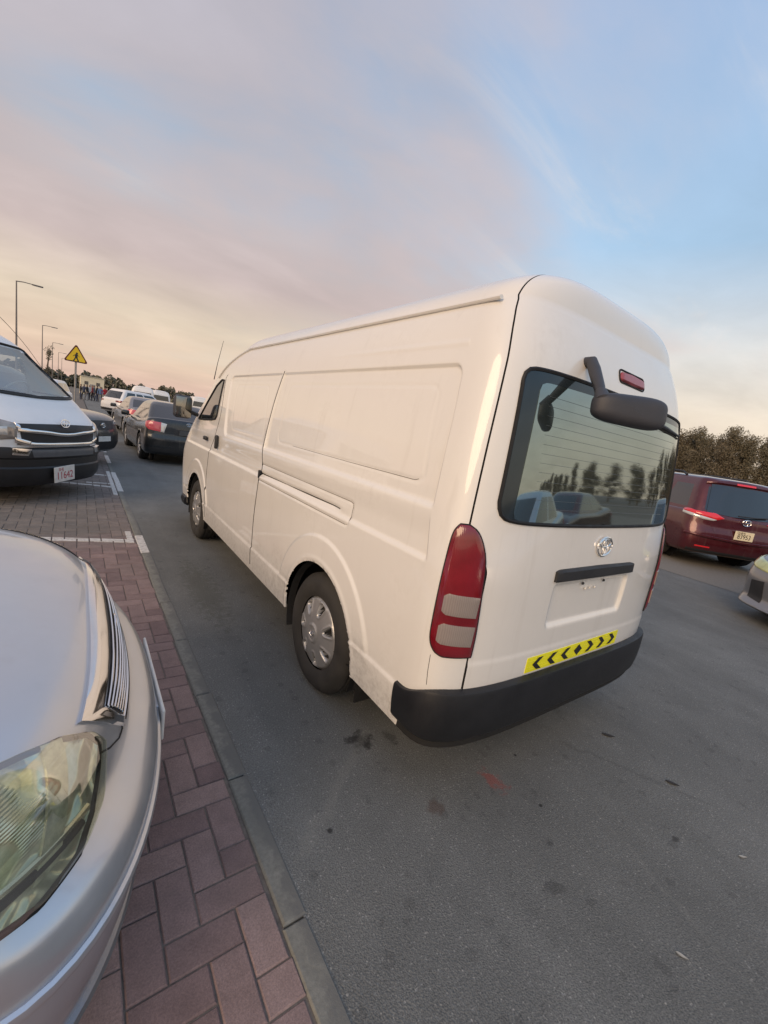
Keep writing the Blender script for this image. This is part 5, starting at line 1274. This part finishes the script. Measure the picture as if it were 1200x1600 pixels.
for (q0, q1, stp) in ((a0, a1, 1.25), (a0+sh_, a1+sh_, 1.9), (a1, a2, 6.0)):
    ln_ = np.linalg.norm(q1-q0); nt_ = int(ln_/stp); dv = (q1-q0)/ln_
    for i in range(nt_):
        p_ = q0+(q1-q0)*(i+random.uniform(-.3, .3))/nt_; p_ = p_+np.array([-dv[1], dv[0]])*random.uniform(-1.8, 1.8)
        far_ = stp > 2
        put_tree(random.randrange(4), p_[0], p_[1], random.uniform(.88, 1.06)*(1.1 if far_ else 1), random.uniform(0, 6.28),
                 'distant tree of the receding row, seen only mirrored in the van rear window' if far_ else 'tall feathery brownish tree in the dense row behind the maroon minivan', 'trees of the row mirrored in the window' if far_ else 'trees behind the maroon minivan')
# scrub at the foot of the trees
rg = np.random.RandomState(5); n = 9000
t = rg.rand(n); base = a0[None]+(a1-a0)[None]*t[:, None]; nrm = np.array([-(a1-a0)[1], (a1-a0)[0]])/Ln
hgt = 1.5+.7*np.sin(t*60)+.5*np.sin(t*147+1)
pts = np.concatenate([base+nrm[None]*rg.uniform(-2.2, 2.2, (n, 1))-nrm[None]*1.0, (rg.rand(n)**.8*hgt*1.35)[:, None]], 1)
o = leaf_mesh('scrub', pts, rg.uniform(.12, .34, n), scrub, None, .0, .6); tag(o, 'low brown and green scrub below the row of trees', 'scrub', None, 'stuff')
# far tree belt
n = 9000; x = rg.uniform(-60, 95, n); top = 6.3+1.2*np.sin(x*.19)+.9*np.sin(x*.53+1)+.7*np.sin(x*1.3)+rg.uniform(-.4, .9, n); top = top-np.clip((x-30)/40, 0, 1)*2.2
pts = np.stack([x, 262+rg.uniform(-4, 4, n), rg.rand(n)**.7*top], 1)
o = leaf_mesh('tree_belt', pts, rg.uniform(.5, 1.1, n), far_fol, None, 0, .7); tag(o, 'far dark green belt of trees on the horizon', 'trees', None, 'stuff')
cf = make_tree(77, 6.1, 1.3, 'slim_tree', None, 900, True); cf.location = (-5.55, 78, 0); tag(cf, 'lone slim dark tree between the lamp posts', 'tree')
# ------------------------------------------------------------------ street lamps
def make_lamp():
    r = empty('street_lamp')
    MB().tube([(0, 0, 0), (0, 0, 5), (0, 0, 9.9)], [.095, .075, .05], 10).build('pole', pole_m, r)
    MB().tube([(0, 0, 9.86), (.5, 0, 9.93), (1.15, 0, 9.93)], [.045, .04, .035], 8).build('arm', pole_m, r)
    h = MB().rbox((1.50, 0, 9.91), (.42, .13, .05), .045, 3).build('lamp_head', plain('lamp_head_grey', (.12, .11, .105), .5), r)
    MB().rbox((1.55, 0, 9.855), (.30, .10, .012), .01, 2).build('lamp_lens', plain_clear, h)
    MB().rbox((0, 0, .12), (.16, .16, .12), .02, 2).build('base', concrete_m, r)
    return r
lp = make_lamp(); ords = ('nearest and tallest of the street lamps in the row at left', 'second street lamp of the row, counted from the near end', 'third street lamp of the row, counted from the near end', 'fourth street lamp of the row, counted from the near end', 'farthest and smallest street lamp of the row')
for i, (yy, lb) in enumerate(zip((53.5, 90, 125, 162, 196), ords)):
    o = lp if i == 0 else copy_tree(lp); o.location = (-6.75, yy, 0); tag(o, lb, 'street lamp', 'street lamps in a row at left')
# ------------------------------------------------------------------ warning sign
sg = empty('warning_sign', (-2.12, 20.3, 0), R(4), 'yellow triangular warning sign with a pedestrian symbol above the parked cars', 'sign')
MB().tube([(0, .03, 0), (0, .03, 2.85)], .035, 10).build('post', plain('sign_post', (.32, .31, .30), .5, .5), sg)
def tri(r_, y0, y1, rnd=.05):
    pts = []
    for k in range(3):
        a = R(90+120*k); c = Vector((math.cos(a), math.sin(a)))*(r_-rnd*2)
        for j in range(-3, 4): pts.append((c.x+rnd*math.cos(a+R(20*j)), 2.60+c.y+rnd*math.sin(a+R(20*j))))
    return MB().prism(pts, y0, y1, 'Y')
tri(.46, -.012, .012).build('sign_border', sign_border, sg, False); tri(.375, -.016, -.012, .035).build('sign_face', sign_yellow, sg, False)
mb = MB(); zc = 2.57
mb.lathe([(-.020, .001), (-.020, .036), (-.0165, .036)], 14, 'Y', (.02, 0, zc+.135))
for poly in ([(-.03, .10), (.05, .10), (.045, -.03), (-.035, -.03)], [(-.035, -.03), (.0, -.03), (-.06, -.16), (-.10, -.155)], [(.0, -.03), (.045, -.03), (.10, -.155), (.055, -.16)], [(.045, .09), (.05, .06), (.12, -.0), (.10, .03)], [(-.03, .09), (-.03, .06), (-.10, .01), (-.09, .04)]):
    mb.prism([(x, zc+z) for x, z in poly], -.020, -.0165, 'Y')
for k in range(4): mb.prism([(-.20+k*.105, zc-.195), (-.13+k*.105, zc-.195), (-.14+k*.105, zc-.165), (-.19+k*.105, zc-.165)], -.020, -.0165, 'Y')
mb.build('pedestrian_symbol', ink_black, sg, False)
# ------------------------------------------------------------------ people in the distance
def person_mesh(seed, stride, arm):
    J = [(0, 0, .95), (0, 0, 1.15), (0, 0, 1.40), (0, 0.01, 1.52), (0, .02, 1.63), (0, .02, 1.72),
         (.10, 0, .90), (.11, .12*stride, .50), (.11, .05*stride-.05, .07), (.11, .05*stride+.10, .035),
         (-.10, 0, .90), (-.11, -.12*stride, .50), (-.11, -.22*stride, .09), (-.11, -.22*stride+.14, .035),
         (.18, 0, 1.40), (.23, .05*arm, 1.13), (.22, .20*arm, .92), (.22, .24*arm, .84),
         (-.18, 0, 1.40), (-.23, -.05*arm, 1.13), (-.22, .12*arm, .90), (-.22, .15*arm, .82)]
    E = [(0, 1), (1, 2), (2, 3), (3, 4), (4, 5), (0, 6), (6, 7), (7, 8), (8, 9), (0, 10), (10, 11), (11, 12), (12, 13), (2, 14), (14, 15), (15, 16), (16, 17), (2, 18), (18, 19), (19, 20), (20, 21)]
    rad = [.14, .13, .14, .055, .095, .075, .09, .065, .045, .04, .09, .065, .045, .04, .06, .046, .036, .04, .06, .046, .036, .04]
    me = bpy.data.meshes.new('person'); me.from_pydata(J, E, []); o = bpy.data.objects.new('person', me); COL.objects.link(o)
    o.modifiers.new('s', 'SKIN'); sv_ = me.skin_vertices[0].data
    for i, r_ in enumerate(rad): sv_[i].radius = (r_, r_*.8 if i < 3 else r_)
    sv_[0].use_root = True
    sb = o.modifiers.new('d', 'SUBSURF'); sb.levels = 1; sb.render_levels = 1
    bpy.context.view_layer.update()
    m2 = bpy.data.meshes.new_from_object(o.evaluated_get(bpy.context.evaluated_depsgraph_get())); bpy.data.objects.remove(o)
    for p in m2.polygons:
        c = p.center; p.use_smooth = True
        p.material_index = 0 if c.z > 1.50 and not (c.z > 1.66 or (c.y < -.01 and c.z > 1.58)) else (3 if c.z > 1.50 else (2 if c.z < .93 and abs(c.x) < .19 else (0 if (abs(c.x) > .19 and c.z < .92) else 1)))
    return m2
skin = plain('skin', (.30, .17, .11), .6); hair = plain('hair', (.012, .010, .009), .6)
poses = [person_mesh(1, .2, .3), person_mesh(2, 1.0, .8), person_mesh(3, -.8, -.5)]
pose_idx = [[p.material_index for p in me.polygons] for me in poses]
cl = {'black': (.015, .015, .018), 'red': (.42, .02, .03), 'navy': (.03, .04, .08), 'white': (.6, .58, .55), 'grey': (.14, .14, .15), 'blue': (.10, .16, .28), 'maroon': (.14, .02, .03)}
clm = {k: plain('cloth_'+k, c, .85) for k, c in cl.items()}
folk = [(-2.05, 39, 'black', 'navy', 'leftmost of the people gathered beyond the sign'), (-1.72, 41, 'navy', 'black', 'directly right of the leftmost person'), (-1.45, 38, 'black', 'grey', 'nearest the sign post'), (-1.18, 42, 'white', 'black', 'fourth from the left'), (-.92, 39, 'maroon', 'black', 'the only maroon top'),
        (-.66, 43, 'grey', 'navy', 'the only light grey top'), (-.42, 40, 'black', 'navy', 'in the middle of the group'), (-.20, 38, 'blue', 'grey', 'the only blue top'), (.05, 41, 'red', 'black', 'left one of the two in red'), (.33, 39.5, 'red', 'grey', 'right one of the two in red')]
for i, (x, y_, up_, lo_, lb) in enumerate(folk):
    me = poses[i % 3].copy(); me.materials.clear()
    for mm in (skin, clm[up_], clm[lo_], hair): me.materials.append(mm)
    me.polygons.foreach_set('material_index', pose_idx[i % 3])
    o = bpy.data.objects.new('person', me); COL.objects.link(o); o.location = (-1.75+(x+2.05)*.95, y_+19, 0); o.rotation_euler = (0, 0, random.uniform(0, 6.28)); s = random.uniform(.95, 1.04); o.scale = (s, s, s)
    tag(o, 'person in %s top, %s' % (up_, lb), 'person', 'people gathered on the road')
# ------------------------------------------------------------------ far vans, taxi, cabin
def far_van(x, y_, az, label):
    if not hasattr(far_van, 'src'):
        r = empty('parked_van'); far_van.src = r
        Pq, Gq, bq = P2, G2, bot2
        sub_mesh('body', Pq, Gq['body'], suv_white, r)
        decal(BV2, [(-.66, .1, 1.80), (.66, .1, 1.80)], [(-.72, .1, 1.30), (.72, .1, 1.30)], (0, 1, 0), 'rear_window', dark_glass, r, .004, 14, 8)
        decal(BV2, [(-.60, 4.5, 1.86), (.60, 4.5, 1.86)], [(-.74, 4.9, 1.28), (.74, 4.9, 1.28)], (0, -1, 0), 'windscreen', dark_glass, r, .004, 14, 8)
        for s in (-1, 1):
            for y0, y1 in ((.35, 1.35), (1.45, 2.45), (2.55, 3.45), (3.65, 4.15)): decal(BV2, [(s*.9, y0, 1.78), (s*.9, y1, 1.78 if y1 < 4 else 1.5)], [(s*.9, y0, 1.30), (s*.9, y1, 1.32)], (-s, 0, 0), 'side_window', dark_glass, r, .004, 10, 6)
            decal(BV2, [(s*.90, .14, 1.2), (s*.80, .06, 1.2)], [(s*.90, .14, .75), (s*.80, .06, .75)], Vector((-s*.7, .7, 0)), 'tail_lamp', red_lens, r, .006, 8, 8)
            for wy in (RWY, FWY): wheel(r, s*.815, wy, .345, .345, s, .195, .205, 'alloy', 8)
        V_, F_ = ring_strip([(-.01, .58), (.035, .57), (.04, .42), (-.03, .34)], .005, .925, .25, 4.2, .275, 16); mesh_obj('rear_bumper', V_, F_, bumper_plastic, r)
    else: r = copy_tree(far_van.src)
    r.location = (x, y_, 0); r.rotation_euler = (0, 0, -az); tag(r, label, 'van', 'white vans parked far ahead'); return r
far_van(2.6, 43, R(8), 'far white van just right of the white crossover, leftmost of the far vans')
far_van(5.1, 50, R(-6), 'far white van in the middle of the three far vans')
far_van(8.3, 47, R(4), 'far white van farthest right, behind the cargo van door mirror')
car.pillars = (.47,)
tx, bvt = car('yellow_taxi', 'yellow car between the far white vans', 'car', (5.9, 42.0, 0), R(-10), yellow_paint, 4.6, .9, SEDAN_TUB, sedan_cab(4.6, 1.47), (1.0, 3.7), .32, NR=16, NS=40, NF=16)
sedan_lights(tx, bvt, 4.6, .9)
pk, bvp = car('white_car', 'small white car half hidden behind the minibus roof pillar, below the sign', 'car', (-3.1, 29, 0), R(170), suv_white, 4.4, .92, SUV_TUB, suv_cab(4.4, 1.62), (.85, 3.5), .35, NR=16, NS=40, NF=16)
cb = empty('site_cabin', (.25, 104, 0), R(3), 'low cream cabin behind the gathered people', 'cabin')
MB().box((0, 0, 1.7), (1.9, 1.4, 1.7)).build('wall', concrete_m, cb, False)
MB().box((0, 0, 3.45), (2.05, 1.55, .05)).build('roof', plain('cabin_roof', (.5, .47, .40), .8), cb, False)
for x in (-1.0, .9): MB().box((x, -1.41, 2.2), (.3, .02, .3)).build('window', dark_glass, cb, False)
MB().box((0, -1.41, 1.05), (.42, .025, 1.0)).build('door', plain('cabin_door', (.35, .33, .30), .7), cb, False)
# overhead cable running down beyond the minibus
cbp = [(-12.5, 24, 9.2), (-9.0, 31, 7.4), (-6.6, 39, 5.5), (-5.2, 47, 3.6), (-3.9, 56, .6)]
pts_c = smooth_poly(cbp, 24, 2)
cbo = MB().tube([tuple(q) for q in pts_c], .018, 5).build('overhead_cable', ink_black); tag(cbo, 'thin dark cable slanting down across the sky above the minibus', 'cable')
# ------------------------------------------------------------------ cars across the lane behind the viewer (mirrored in the rear window)
car.pillars = (.47,)
for nm, lb, pos, rz, mat, lo in (('beige_sedan', 'silver sedan behind the viewer, seen only mirrored in the van rear window', (4.6, -4.0, 0), R(70), silver_paint, .0),
                            ('red_sedan', 'dark red sedan behind the viewer, mirrored in the van rear window', (9.8, -5.4, 0), R(78), maroon_paint, 0), ('navy_sedan', 'dark sedan farthest behind the viewer, mirrored in the van rear window', (8.2, -8.0, 0), R(70), dark_paint, 0)):
    c_, bq = car(nm, lb, 'car', pos, rz, mat, 4.7, .9, SEDAN_TUB, sedan_cab(4.7, 1.46), (1.0, 3.7), .32, NR=16, NS=40, NF=16); sedan_lights(c_, bq, 4.7, .9)
